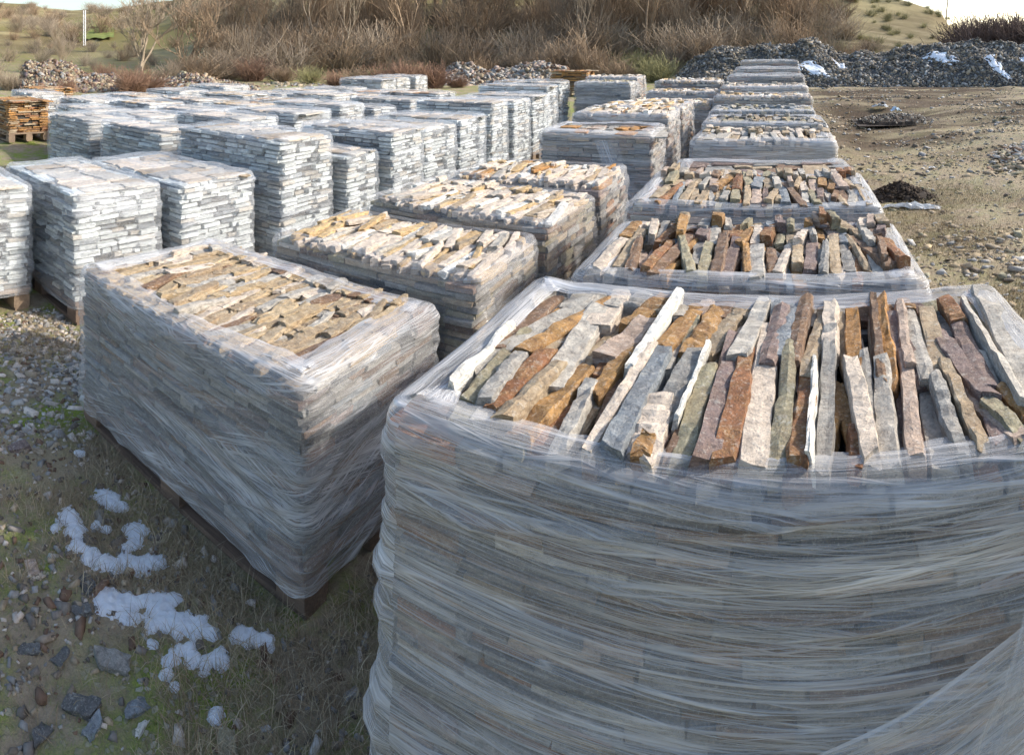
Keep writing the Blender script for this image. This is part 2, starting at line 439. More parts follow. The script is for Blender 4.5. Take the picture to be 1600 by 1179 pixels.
def stack_geo(mb, hw, hd, z0, z1, pal, rnd, th, ln, jut, gap=.0025):
    """courses of stone strips round the outside of the stack"""
    inset = .02
    box(mb, -hw+.06, hw-.06, -hd+.06, hd-.06, z0, z1-.02, (.06,.055,.05,0))
    z = z0
    while z < z1-.012:
        t = rnd.uniform(*th); t = min(t, z1-z+.004)
        for side in range(4):
            half, dep = (hw, hd) if side % 2 == 0 else (hd, hw)
            u = -half+rnd.uniform(-.02, .01)
            while u < half-.02:
                l = rnd.uniform(*ln); u2 = min(u+l, half+rnd.uniform(-.01, .008))
                if rnd.random() < (.10 if jut > .03 else .05): u = u2; continue
                o = dep+rnd.uniform(-jut, .002)-.004
                tt = t*(rnd.uniform(.55,.86) if jut > .03 else rnd.uniform(.72, 1.0))
                c = tv(rnd.choice(pal), rnd, .32)
                gp = gap*(3 if jut > .03 else 1)
                a = (u+rnd.uniform(0, gp*2), u2-rnd.uniform(0, gp*2), -o, -o+.13, z+.001, z+tt)
                j = .0035
                v = [(a[0],a[2],a[4]),(a[1],a[2],a[4]),(a[1],a[3],a[4]),(a[0],a[3],a[4]),(a[0],a[2],a[5]),(a[1],a[2],a[5]),(a[1],a[3],a[5]),(a[0],a[3],a[5])]
                v = [(p+rnd.uniform(-j,j), q+rnd.uniform(-j,j)*1.4, r+rnd.uniform(-j,j)*.7) for p,q,r in v]
                if side == 1: v = [(-q, p, r) for p,q,r in v]
                elif side == 2: v = [(-p, -q, r) for p,q,r in v]
                elif side == 3: v = [(q, -p, r) for p,q,r in v]
                mb.add(v, BOXF, c)
                u = u2
        z += t
def add_tf(mb, vs, fs, M, tint):
    mb.add([tuple(M @ Vector(v)) for v in vs], fs, tint)
def lay_random(hm, hw, hd, z, rnd, pal, Ls, Ws, Ts, passes, ang=R(6), edge=.03, cb=None, jy=.04):
    """strips lying roughly along Y, course by course; calls cb for each"""
    for ps in range(passes):
        y = -hd+edge
        while y < hd-.08:
            l0 = rnd.uniform(*Ls)
            if y+l0 > hd-edge: l0 = max(.12, hd-edge-y)
            x = -hw+edge
            while x < hw-edge:
                wd = rnd.uniform(*Ws); L = min(l0*rnd.uniform(.8,1.12), .6)
                a = rnd.gauss(0, ang)
                cx = x+wd/2; cy = y+l0/2+rnd.uniform(-jy, jy)
                cy = max(-hd+L/2+.01, min(hd-L/2-.01, cy))
                th = rnd.uniform(*Ts)
                zz, tilt = hm.place(cx, cy, L, wd, th, a, drop=1.3, maxtilt=.05)
                cb(cx, cy, zz, L, wd, th, a, tilt, rnd.choice(pal))
                x += wd*rnd.uniform(.92, 1.12)
            y += l0*rnd.uniform(.75,.95)
ORD = ['first','second','third','fourth','fifth','sixth','seventh','eighth','ninth','tenth','eleventh','twelfth']
def ordn(n):
    if n <= 12: return ORD[n-1]
    s = 'th' if 10 <= n % 100 <= 20 else {1:'st',2:'nd',3:'rd'}.get(n % 10, 'th'); return '%d%s' % (n, s)
CN = dict(gold='golden', sand='sandy', cream='cream', grey='mid grey', blue='blue grey', tan='tan', ochre='ochre', rust='rust red', brown='dark brown', purple='purplish brown',
          olive='olive grey', pink='pinkish beige', white='white', slate='slate', pale='pale grey', orange='orange')
PAL_MIX = ['grey','pale','pale','tan','ochre','brown','purple','olive','pink','cream','blue','rust','tan']
PAL_SIDE = ['grey','grey','pale','slate','purple','tan','pink','slate','brown','grey','grey','rust']
PAL_WARM = ['cream','cream','cream','gold','cream','white','tan','gold','cream','pale']
PAL_SAND = ['sand','tan','sand','pale','sand','tan','cream','sand','tan','brown']
PAL_COOL = ['grey','blue','pale','pale','olive','grey','blue']
PAL_ORNG = ['orange','ochre','tan','rust','orange','tan']
seedc = [100]
def wrapped(x0, x1, y0, y1, ztop, label, group, rz=0, style='mix', fine=0, film=M_FILM, rim=.09, loose=None, side=PAL_SIDE, top=PAL_MIX,
            th=(.022,.04), ln=(.07,.26), jut=.016, diag=0, wood=M_WOOD, wrap=True, closed=False, lump=1.0, name='wrapped_stone_pallet', bulge=0, Ls=(.2,.38), Ws=(.03,.065), Ts=(.022,.04), passes=1, tang=R(6), fz=.105):
    if not fine and not rz: rz = R(random.Random(x0*7+y0*13).uniform(-1.6, 1.6))
    seedc[0] += 7; rnd = random.Random(seedc[0])
    cx, cy = (x0+x1)/2, (y0+y1)/2; hw, hd = (x1-x0)/2, (y1-y0)/2; g = gz(cx, cy)
    if fine < 2: 
        g -= .0
    root = empty(name, (cx, cy, g), rz); tag(root, label, 'pallet of stone', group)
    h = ztop-g
    pallet_base(root, hw, hd, wood, fine >= 1)
    mb = MB(); body = h-.03 if not closed else h-.012
    body = h-.045 if not closed else h-.012
    if fine < 1: ln = (ln[0]*1.3, ln[1]*1.3)
    stack_geo(mb, hw, hd, .142, body, side, rnd, th, ln, jut)
    hm = HMap(2*hw, 2*hd, body-.004)
    def into(m2):
        def f(cx_, cy_, zz, L, wd, t_, a, tilt, cn):
            vs, fs = strip_geo(L, wd, t_, rnd, 5 if fine else 3)
            add_tf(m2, vs, fs, strip_matrix(cx_, cy_, zz, a, tilt), tv(cn, rnd))
        return f
    if not closed:
        lay_random(hm, hw, hd, body, rnd, top, Ls, Ws, Ts, 1, cb=into(mb), ang=tang)
    mb.build('stone_stack', M_STONE, root)
    if not closed and loose is None:
        t2 = MB(); lay_random(hm, hw, hd, body, rnd, top, Ls, (Ws[0]*1.1, Ws[1]*1.3), Ts, passes, edge=.05, cb=into(t2), ang=tang*1.3)
        t2.build('top_stones', M_STONE, root)
    if closed:
        t2 = MB(); lay_random(hm, hw*.9, hd*.9, body, rnd, top, (.25,.5), (.08,.2), (.010,.018), 1, cb=into(t2), ang=R(4))
        t2.build('top_slabs', M_STONE, root)
    if wrap:
        step = .018 if fine == 2 else (.026 if fine == 1 else .05)
        zf = h+(.002 if not closed else .016)
        geo = film_geo(hw+.018, hd+.018, fz, zf, step, rim if not closed else hd, seedc[0]*1.37, lump=lump, closed=closed, diag=diag, bulge=bulge, sag=.012)
        film_obj(geo, film, root, rimmat=None if closed else (M_RIM if film is not M_FILML else None))
    return root, hm, (cx, cy, hw, hd, g, rz, rnd)
def loose_strips(info, hm, items, where, group, order_rows=True):
    """individual strips: items are (cx, cy, zz, L, wd, th, a, tilt, colour) in the pallet's own frame"""
    cx, cy, hw, hd, g, rz, rnd = info
    Mr = Matrix.Translation((cx, cy, g)) @ Matrix.Rotation(rz, 4, 'Z')
    rows = {'front': [], 'back': []}
    for it in items: rows['front' if it[1] < 0 else 'back'].append(it)
    for rn, lst in rows.items():
        lst.sort(key=lambda i: i[0]); cnt = {}
        for it in lst:
            x, y, zz, L, wd, t_, a, tilt, cn = it[:9]; roll = it[9] if len(it) > 9 else 0
            vs, fs = strip_geo(L, wd, t_, rnd, 9)
            mb = MB(); mb.add(vs, fs, tv(cn, rnd))
            o = mb.build('stone_strip', M_STONE)
            o.matrix_world = Mr @ strip_matrix(x, y, zz, a, tilt, roll)
            cnt[cn] = cnt.get(cn, 0)+1; size = 'long' if L > .3 else ('short' if L < .18 else 'mid-length')
            tag(o, '%s %s stone strip from the left, %s half of top, %s' % (ordn(cnt[cn]), CN[cn], rn, where), 'stone', group)
# ---- right-hand row -------------------------------------------------------------------------
GR = 'wrapped pallets in the right-hand row'
r1, hm1, i1 = wrapped(-.70,.64,1.045,1.83,1.0,'nearest film-wrapped pallet at bottom right, its open top full of rusty and grey stone strips',GR, rz=R(-1.5), fine=2, loose=1, bulge=.035, lump=1.1, film=M_FILM, rim=.075, ln=(.05,.34), th=(.014,.034), jut=.026, side=PAL_SIDE+['slate','brown','slate','rust'], Ls=(.3,.4))
TR = [(925,462,745,572,40,'pale'),(800,517,712,606,12,'white'),(822,520,735,618,36,'olive'),(962,460,822,548,24,'ochre'),(818,548,757,625,26,'grey'),
 (852,552,772,632,32,'rust'),(872,567,788,652,32,'tan'),(933,482,862,590,38,'pale'),(920,565,818,664,46,'ochre'),(975,460,937,505,40,'cream'),
 (1008,497,940,552,46,'pink'),(1040,461,985,500,35,'ochre'),(1058,466,985,572,16,'white'),(978,548,932,608,26,'ochre'),(922,602,872,698,30,'pale'),
 (1008,558,910,708,22,'cream'),(1038,553,962,700,40,'blue'),(1092,470,1038,540,34,'ochre'),(1118,486,1070,550,30,'ochre'),(1163,475,1102,545,40,'tan'),
 (1194,472,1155,560,32,'pale'),(1088,550,1035,650,46,'grey'),(1100,552,1053,655,9,'white'),(1022,652,990,750,48,'cream'),(1108,592,1064,735,34,'olive'),
 (1138,548,1090,765,42,'purple'),(1162,582,1124,780,40,'rust'),(1200,537,1172,775,44,'cream'),(1225,486,1202,572,28,'purple'),(1243,482,1215,562,28,'blue'),
 (1262,472,1242,572,26,'brown'),(1290,480,1266,590,30,'tan'),(1303,482,1302,548,26,'cream'),(1235,577,1216,785,38,'olive'),(1266,580,1250,765,36,'rust'),
 (1282,582,1274,742,9,'white'),(1300,550,1291,780,32,'grey'),(1332,482,1338,576,28,'orange'),(1360,472,1372,596,16,'brown'),(1379,473,1394,600,28,'orange'),
 (1330,574,1358,715,32,'cream'),(1362,592,1380,775,26,'grey'),(1402,482,1417,570,20,'pink'),(1420,480,1450,590,24,'pale'),(1396,612,1410,780,36,'pale'),
 (1427,580,1452,770,38,'pink'),(1448,482,1478,612,30,'tan'),(1455,502,1540,622,30,'purple'),(1478,470,1500,500,28,'rust'),(1494,490,1542,606,34,'purple'),
 (1505,476,1592,630,16,'pale'),(1532,462,1612,600,42,'pale'),(1472,616,1522,738,26,'grey'),(1490,606,1556,745,30,'tan'),(1522,612,1606,706,42,'pink'),
 (1575,620,1650,690,34,'ochre'),(1560,480,1640,560,34,'grey'),(1580,700,1650,770,34,'olive'),(1340,720,1345,795,28,'rust'),(1000,735,985,765,36,'ochre')]
cx, cy, hw, hd, g, rz, rnd = i1
Mi = (Matrix.Translation((cx, cy, g)) @ Matrix.Rotation(rz, 4, 'Z')).inverted()
items = []
for (xa, ya, xb, yb, wpx, cn) in sorted(TR, key=lambda q: -(q[5] in ('brown','grey','purple','blue'))*40+(q[1])):
    A = Mi @ wp(xa, ya, 1.0); B = Mi @ wp(xb, yb, 1.0)
    d = A-B; L = d.length*1.02; D = 1000*.7/((ya+yb)/2-80); wd = max(.012, wpx/1000*D*abs(math.cos(0)))
    c = (A+B)/2; a = math.atan2(-d.x, d.y)
    ang = abs(((xa+xb)/2-1200)/1000); 
    th = rnd.uniform(.034,.05)
    if wpx < 18: th = .055
    L = min(L*1.07, .62); my = max(0, hd-L*.5*abs(math.cos(a))-.026)
    cyy = max(-my, min(my, c.y))
    z, tilt = hm1.place(c.x, cyy, L, wd, th, a, maxtilt=.035, drop=1.9)
    items.append((c.x, cyy, min(z, 1.0-g-.032), L, wd, th, a, tilt, cn, rnd.uniform(-.22,.22)))
loose_strips(i1, hm1, items, 'nearest pallet', 'stone strips on top of the nearest pallet')
def collect(info, hm, rnd, n, Ls, Ws, Ts, pal, ang, edge, jitz=0, stand=0.0):
    out = []
    def cb(*a):
        out.append(a[:9]+(rnd.uniform(-.12,.12),))
    cx, cy, hw, hd, g, rz, _ = info
    lay_random(hm, hw, hd, 0, rnd, pal, Ls, Ws, Ts, 1, ang=ang, edge=edge, cb=cb, jy=.06)
    rnd.shuffle(out)
    if len(out) < n+8: return out
    if len(out) > n:                     # the rest lies on the stack as one part of it
        mb = MB()
        for (x, y, zz, L, wd, t_, a, tilt, cn, roll) in out[n:]:
            vs, fs = strip_geo(L, wd, t_, rnd, 6); add_tf(mb, vs, fs, strip_matrix(x, y, zz, a, tilt, roll), tv(cn, rnd))
        rt_ = [o for o in COL.objects if o.get('category') == 'pallet of stone'][-1]
        mb.build('top_stones', M_STONE, rt_)
    return out[:n]
def rowbox(nm, x0, x1, y0, y1, zt, lab, grp, n, where, sgrp, Ls, Ws, Ts, pal, ang, **k):
    r, hm, inf = wrapped(x0, x1, y0, y1, zt, lab, grp, loose=1, fine=k.pop('fine', 1), Ls=Ls, Ws=Ws, Ts=Ts, top=pal, tang=ang, **k)
    it = collect(inf, hm, inf[6], n, Ls, (Ws[0]*1.15, Ws[1]*1.15), Ts, pal, ang, .045)
    loose_strips(inf, hm, it, where, sgrp); return r
rowbox('r2', -.60,.49,1.93,2.58,1.0,'film-wrapped pallet with heaped mixed stone, second from the front in the right-hand row',GR,74,'second pallet right row','stone strips on top of the second pallet',
       (.24,.38),(.024,.046),(.028,.044),PAL_MIX,R(6), rz=R(-1), film=M_FILM, fine=1, rim=.07)
rowbox('r3', -.62,.50,2.8,3.55,1.02,'film-wrapped pallet with a sagging clear rim, third from the front in the right-hand row',GR,52,'third pallet right row','stone strips on top of the third pallet',
       (.28,.44),(.026,.048),(.028,.042),PAL_MIX,R(5), rz=R(-1), film=M_FILM, rim=.07)
wrapped(-.60,.52,3.72,4.4,.955,'low film-wrapped pallet topped with flat brown slabs, fourth from the front in the right-hand row',GR,closed=False,wrap=True,top=['tan','brown','purple','grey'],Ws=(.08,.16),Ls=(.3,.5),Ts=(.012,.02),film=M_FILM)
RR = [(-.60,.53,5.0,5.7,1.0,'film-wrapped pallet with pale chips on top, fifth from the front in the right-hand row'),
      (-.64,.57,6.25,6.95,1.0,'film-wrapped pallet of dark upright stone strips, sixth from the front in the right-hand row'),
      (-.68,.55,7.5,8.2,1.0,'film-wrapped pallet with a greyish top, seventh from the front in the right-hand row'),
      (-.72,.58,8.55,9.2,1.1,'film-wrapped pallet, eighth from the front in the right-hand row'),
      (-.70,.58,9.45,10.1,1.18,'film-wrapped pallet, ninth from the front in the right-hand row'),
      (-.64,.58,10.4,11.1,1.30,'film-wrapped pallet, tenth from the front in the right-hand row'),
      (-.58,.56,11.5,12.2,1.39,'film-wrapped pallet, eleventh from the front in the right-hand row'),
      (-.54,.60,13.0,13.7,1.50,'white film-wrapped pallet at the far end of the right-hand row before the dark rubble')]
for i, (a, b, c, d, z, lb) in enumerate(RR):
    wrapped(a, b, c, d, z, lb, GR, film=M_FILMW if i > 2 else M_FILM, top=[['cream','pale','tan'],['grey','olive','tan','slate'],PAL_COOL,PAL_WARM,['pale','cream'],['pale'],['pale'],['pale']][i], rim=.12, closed=(i >= 5))
# ---- middle row -----------------------------------------------------------------------------
GM = 'wrapped pallets in the middle row'
rowbox('m0', -2.60,-1.26,1.42,2.2,.71,'large film-wrapped pallet with sandy stone strips on top, standing beside the snow patches',GM,70,'left foreground pallet','stone strips on top of the left foreground pallet',
       (.2,.42),(.024,.05),(.016,.028),PAL_SAND,R(8), film=M_FILMD, fine=2, diag=14, side=['slate','blue','grey','slate','brown','purple','slate'], th=(.018,.034), wood=M_WOODR, rim=.10, fz=.09)
rowbox('m1', -2.22,-1.12,2.29,2.93,.80,'pallet heaped with bright cream stone strips, directly behind the left foreground pallet',GM,46,'second pallet middle row','stone strips on top of the second middle pallet',
       (.2,.4),(.022,.046),(.02,.032),PAL_WARM,R(9), film=M_FILML, side=['tan','pale','grey','olive','tan','brown'], rim=.03)
wrapped(-2.2,-1.05,3.05,3.72,.85,'brown-fronted pallet of cream stone strips, third from the front in the middle row',GM,rz=R(-5),fine=1,film=M_FILML,top=PAL_WARM,Ls=(.2,.42),Ws=(.022,.046),Ts=(.02,.032),side=['tan','brown','olive','grey','tan'],rim=.03)
wrapped(-2.1,-1.03,3.85,4.55,.87,'pallet of cream and orange stone strips, fourth from the front in the middle row',GM,fine=1,film=M_FILML,top=PAL_WARM+['ochre','orange'],Ls=(.2,.4),Ws=(.022,.046),Ts=(.02,.032),rim=.03)
wrapped(-2.0,-1.0,5.4,6.1,1.0,'grey film-wrapped pallet with a loose sheet of film hanging off its front',GM,fine=1,film=M_FILM,top=['pale','grey','pink','orange'],Ws=(.08,.15),Ls=(.2,.4),Ts=(.012,.02))
wrapped(-2.0,-1.0,6.35,7.15,1.07,'film-wrapped pallet with cream and orange strips, sixth from the front in the middle row',GM,top=PAL_WARM+['orange'])
wrapped(-2.0,-.98,7.4,8.2,1.05,'film-wrapped pallet, seventh from the front in the middle row',GM,film=M_FILMW,top=PAL_WARM)
wrapped(-1.93,-.78,8.6,9.3,1.0,'film-wrapped pallet with cream strips, eighth from the front in the middle row',GM,top=PAL_WARM)
wrapped(-1.86,-.78,9.6,10.3,1.09,'film-wrapped pallet with cream strips, ninth from the front in the middle row',GM,top=PAL_WARM,film=M_FILMW)
wrapped(-1.9,-.80,10.7,11.4,1.2,'film-wrapped pallet with cream strips, last in the middle row',GM,top=PAL_WARM,film=M_FILMW)
wrapped(-3.12,-2.2,10.0,10.7,1.2,'dark-fronted film-wrapped pallet standing apart between the middle row and the left block',GM,top=['pale','olive'],side=['slate','blue','grey'])
wrapped(-3.2,-2.25,10.95,11.6,1.25,'film-wrapped pallet behind the dark-fronted one',GM,top=['pale','cream'],film=M_FILMW)
# ---- left block: front column ---------------------------------------------------------------
GP = 'white-wrapped pallets in the front column of the left block'
kw = dict(side=['frost','frost','frost','frost','frost','pale','blue'], th=(.026,.040), ln=(.06,.22), jut=.04, closed=True, film=M_FILMW, top=['pale','pale','cream','tan','grey'])
PP = [(-5.1,-3.87,1.0,1.72,.82,'white-wrapped pallet cut off by the left edge, standing on a weathered timber pallet',1),
      (-4.62,-3.5,1.86,2.5,.82,'white-wrapped pallet with a sunlit side, second from the left edge, on a reddish timber pallet',1),
      (-4.6,-3.38,2.6,3.25,.81,'white-wrapped pallet with two tan slabs on top, third from the front in the left block',1),
      (-4.5,-3.25,3.42,4.0,1.04,'tall white-wrapped pallet with dark chinks, fourth from the front in the left block',1),
      (-4.2,-3.15,4.09,4.5,.86,'low white-wrapped pallet with a pinkish slab on top, right behind the tall one',1),
      (-4.1,-3.04,4.58,5.08,1.0,'white-wrapped pallet, sixth from the front in the front column of the left block',1),
      (-4.1,-3.05,5.16,5.75,.97,'white-wrapped pallet, seventh from the front in the front column of the left block',0),
      (-4.15,-3.1,5.95,6.55,.98,'white-wrapped pallet, eighth from the front in the front column of the left block',0),
      (-4.25,-3.2,6.93,7.42,1.08,'white-wrapped pallet, ninth from the front in the front column of the left block',0),
      (-4.25,-3.2,7.6,8.2,1.05,'white-wrapped pallet, tenth from the front in the front column of the left block',0),
      (-4.25,-3.2,8.35,8.95,1.07,'white-wrapped pallet, eleventh from the front in the front column of the left block',0),
      (-4.4,-3.25,9.05,9.5,1.17,'white-wrapped pallet, twelfth from the front in the front column of the left block',0),
      (-4.4,-3.26,9.65,10.15,1.2,'white-wrapped pallet, last in the front column of the left block',0)]
for a, b, c, d, z, lb, fn in PP:
    k = dict(kw); k['wood'] = M_WOODR if c == 1.86 else M_WOOD
    wrapped(a, b, c, d, z, lb, GP, fine=fn, **k)
GQ = 'wrapped pallets in the rear columns of the left block'
k = dict(kw); k['side'] = ['grey','frost','blue','frost','pale']
QQ = []
for (a, b, c, d, z) in [(-5.9,-4.82,3.45,3.95,.95),(-5.9,-4.8,4.43,5.0,1.0),(-5.9,-4.8,5.26,5.9,1.0),(-5.9,-4.8,6.07,6.55,1.04),(-5.9,-4.8,6.8,7.3,.95),(-5.9,-4.8,7.7,8.25,1.0),(-5.9,-4.8,8.5,9.05,1.05)]:
    QQ.append((a, b, c, d, z, 'second'))
for i, (y, z) in enumerate([(3.43,.93),(4.25,.92),(5.05,.95),(5.85,.97),(6.65,.98),(7.6,1.02),(8.4,.97),(9.2,.98)]):
    QQ.append((-7.15,-6.15,y,y+.62,z,'third'))
for i, (y, z) in enumerate([(4.2,.9),(5.1,.95),(6.0,.96),(6.9,1.0),(7.8,.97),(8.7,.98),(9.6,.98),(10.75,1.12),(11.3,1.13),(12.05,1.14)]):
    QQ.append((-8.5,-7.4,y,y+(.62 if y < 10.7 else .5),z,'fourth'))
for i, (y, z) in enumerate([(4.9,.92),(5.8,.95),(6.7,1.0),(7.7,1.05)]):
    QQ.append((-9.8,-8.75,y,y+.62,z,'fifth'))
cnt = {}
rq = random.Random(5)
for a, b, c, d, z, col in QQ:
    cnt[col] = cnt.get(col, 0)+1
    kk = dict(k); tanny = rq.random() < .5
    kk['top'] = PAL_WARM+['orange','tan'] if tanny else ['pale','grey','cream']
    kk['film'] = M_FILML if tanny and rq.random() < .7 else M_FILMW
    wrapped(a, b, c, d, z, '%s wrapped pallet, %s from the front in the %s column of the left block' % ('tan-topped' if tanny else 'grey-topped', ordn(cnt[col]), col), GQ, fine=0, **kk)
GO = 'unwrapped stacks of orange stone'
ko = dict(side=PAL_ORNG, top=PAL_ORNG, th=(.02,.04), ln=(.12,.3), jut=.05, wrap=False, Ws=(.08,.2), Ls=(.2,.4), Ts=(.012,.022), name='stone_stack_pallet')
wrapped(-10.5,-9.45,3.82,4.55,.93,'unwrapped stack of orange stone slabs on a timber pallet at the left edge',GO,fine=1,**ko)
wrapped(-12.2,-11.2,5.2,5.9,1.0,'low unwrapped orange stone stack, farthest at the left edge',GO,**ko)
x, y = polar(895, 17.5); wrapped(x-.52,x+.52,y-.4,y+.4,1.2,'lone unwrapped orange stone stack in front of the far brambles',GO,**ko)
k2 = dict(k); k2['film'] = M_FILMW
wrapped(-11.6,-10.6,4.75,5.4,.93,'white-wrapped pallet just behind the orange stack at the left edge',GQ,fine=0,**k2)
wrapped(-10.3,-9.2,5.6,6.2,.9,'grey wrapped pallet between the orange stacks and the left block',GQ,fine=0,**k2)
# ---- loose sheets of film -------------------------------------------------------------------
def sheet(name, pts_a, pts_b, parent, mat, n=24, seed=1, wr=.012):
    """pleated band of film between two 3D polylines (parent's frame)"""
    m = 10; vs = []; fs = []; uvc = []
    def at(p, t):
        q = t*(len(p)-1); i = min(int(q), len(p)-2); return Vector(p[i]).lerp(Vector(p[i+1]), q-i)
    for i in range(n+1):
        for j in range(m+1):
            t = i/n; s = j/m; A = at(pts_a, t); B = at(pts_b, t); p = A.lerp(B, s)
            p += Vector((.3,-1,.1))*wr*nz(s*7+seed, t*1.6, seed)
            vs.append(tuple(p))
    for i in range(n):
        for j in range(m):
            q = (i*(m+1)+j, i*(m+1)+j+1, (i+1)*(m+1)+j+1, (i+1)*(m+1)+j); fs.append(q)
            uvc += [(i/n*.8, j/m*.2), (i/n*.8, (j+1)/m*.2), ((i+1)/n*.8, (j+1)/m*.2), ((i+1)/n*.8, j/m*.2)]
    return film_obj((vs, fs, uvc), mat, parent, name)
inv1 = (Matrix.Translation((i1[0], i1[1], i1[4])) @ Matrix.Rotation(i1[5], 4, 'Z')).inverted()
yf = -i1[3]-.035
sheet('film_tail', [(.54,yf-.03,.80),(.25,yf-.05,.69),(-.02,yf-.055,.60),(-.3,yf-.04,.50)], [(.54,yf-.03,.56),(.33,yf-.06,.52),(.10,yf-.065,.48),(-.2,yf-.05,.42)], r1, M_RIM, seed=4, wr=.02)
m4 = [o for o in COL.objects if o.get('label','').startswith('grey film-wrapped pallet with a loose sheet')][0]
sheet('film_tail', [(.0,-.37,.93),(.12,-.45,.66),(.40,-.55,.35),(.62,-.7,.1)], [(.22,-.37,.93),(.3,-.43,.66),(.55,-.5,.35),(.8,-.6,.1)], m4, M_FILMW, seed=14, wr=.03)
sheet('film_tail', [(.47,yf-.03,.84),(.40,yf-.06,.70),(.27,yf-.07,.48)], [(.50,yf-.03,.83),(.47,yf-.06,.68),(.42,yf-.07,.45)], r1, M_FILML, seed=9, wr=.035)
# ---- scatter helpers (numpy) ----------------------------------------------------------------
import numpy as np
def np_mesh(name, V, F, tints, mat, parent=None, per=None):
    """V (n,3), F (m,k) same-size faces, tints (n,4)"""
    m = bpy.data.meshes.new(name); k = F.shape[1]
    m.vertices.add(len(V)); m.vertices.foreach_set('co', V.astype(np.float32).ravel())
    m.loops.add(F.size); m.loops.foreach_set('vertex_index', F.astype(np.int32).ravel())
    m.polygons.add(len(F)); m.polygons.foreach_set('loop_start', np.arange(0, F.size, k, dtype=np.int32)); m.polygons.foreach_set('loop_total', np.full(len(F), k, dtype=np.int32))
    m.update(calc_edges=True)
    a = m.color_attributes.new('tint', 'FLOAT_COLOR', 'POINT'); a.data.foreach_set('color', tints.astype(np.float32).ravel())
    m.materials.append(mat); o = bpy.data.objects.new(name, m); COL.objects.link(o)
    if parent: o.parent = parent
    return o
def rotmats(n, rg, tiltmax):
    yaw = rg.uniform(0, 2*np.pi, n); t = rg.uniform(-tiltmax, tiltmax, n); u = rg.uniform(-tiltmax, tiltmax, n)
    cy_, sy_ = np.cos(yaw), np.sin(yaw); ct, st_ = np.cos(t), np.sin(t); cu, su = np.cos(u), np.sin(u)
    Rz = np.zeros((n,3,3)); Rz[:,0,0]=cy_; Rz[:,0,1]=-sy_; Rz[:,1,0]=sy_; Rz[:,1,1]=cy_; Rz[:,2,2]=1
    Rx = np.zeros((n,3,3)); Rx[:,0,0]=1; Rx[:,1,1]=ct; Rx[:,1,2]=-st_; Rx[:,2,1]=st_; Rx[:,2,2]=ct
    Ry = np.zeros((n,3,3)); Ry[:,1,1]=1; Ry[:,0,0]=cu; Ry[:,0,2]=su; Ry[:,2,0]=-su; Ry[:,2,2]=cu
    return Rz @ Rx @ Ry
def chips(name, P, S, tints, rg, mat, parent=None, tilt=.5, flat=(.25,.55)):
    """angular stone flakes: tapered 4-cornered slabs"""
    n = len(P)
    b = np.array([(-1,-.7,-1),(1,-.8,-1),(.9,.8,-1),(-.8,.9,-1),(-.7,-.5,1),(.8,-.5,1),(.6,.6,1),(-.6,.5,1)], float)
    V = np.repeat(b[None], n, 0)+rg.uniform(-.3,.3,(n,8,3))
    V[:,:,0] *= (S*rg.uniform(.7,1.6,n))[:,None]; V[:,:,1] *= (S*rg.uniform(.5,1.0,n))[:,None]; V[:,:,2] *= (S*rg.uniform(flat[0],flat[1],n))[:,None]
    V = np.einsum('nij,nkj->nki', rotmats(n, rg, tilt), V)+P[:,None,:]
    F = (np.array(BOXF)[None]+(np.arange(n)*8)[:,None,None]).reshape(-1,4)
    return np_mesh(name, V.reshape(-1,3), F, np.repeat(tints, 8, 0), mat, parent)
def pick(rg, n, cols, var=.25):
    c = np.array([T[k] if isinstance(k, str) else k for k in cols], float)[rg.integers(0, len(cols), n)]
    c[:,:3] *= 1+rg.uniform(-var, var, (n,1)); c[:,3] = 1; return c
def blades(name, P, Ln, tints, rg, mat, wd=.0022, lean=.6):
    n = len(P); yaw = rg.uniform(0, 2*np.pi, n); ln = rg.uniform(-lean, lean, (n,2))*Ln[:,None]
    dx = np.cos(yaw)*wd*Ln/.04; dy = np.sin(yaw)*wd*Ln/.04
    V = np.zeros((n,6,3)); off = np.stack([dx, dy, 0*dx], 1); hs = rg.uniform(.45, 1, n)
    mid = P.copy(); mid[:,2] += Ln*.6*hs; mid[:,:2] += ln*.45; tip = P.copy(); tip[:,2] += Ln*hs; tip[:,:2] += ln*1.1
    V[:,0] = P-off; V[:,1] = P+off; V[:,2] = mid+off*.8; V[:,3] = mid-off*.8; V[:,4] = tip+off*.15; V[:,5] = tip-off*.15
    F = np.array([(0,1,2,3),(3,2,4,5)])[None]+(np.arange(n)*6)[:,None,None]
    return np_mesh(name, V.reshape(-1,3), F.reshape(-1,4), np.repeat(tints, 6, 0), mat)
rg = np.random.default_rng(3)
def field(n, px, D, dens=None, ypow=1.0):
    """points spread over the yard: bearing range in photo pixels, distance range in metres"""
    out = []
    while len(out) < n:
        q = rg.uniform(px[0], px[1]); d = (rg.uniform(D[0]**ypow, D[1]**ypow))**(1/ypow)
        x, y = polar(q, d)
        if dens is None or dens(x, y) > rg.uniform(): out.append((x, y, gz(x, y)+micro(x, y)))
    return np.array(out)
SNOWB = []
GREEN = [(.11,.21,.02,1),(.18,.29,.03,1),(.27,.35,.06,1)]; DRY = [(.44,.34,.21,1),(.33,.24,.15,1),(.56,.46,.31,1)]
def inside(x, y):
    return any(abs(x-a) < r and math.hypot(x-a, y-b) < r for a, b, r in SNOWB) or (-2.7 < x < -1.22 and 1.4 < y < 2.3) or (-.75 < x < .7 and .95 < y < 2.6) or (-5.2 < x < -3.45 and 1.85 < y < 5) or (-5.2 < x < -3.85 and 1 < y < 1.85)
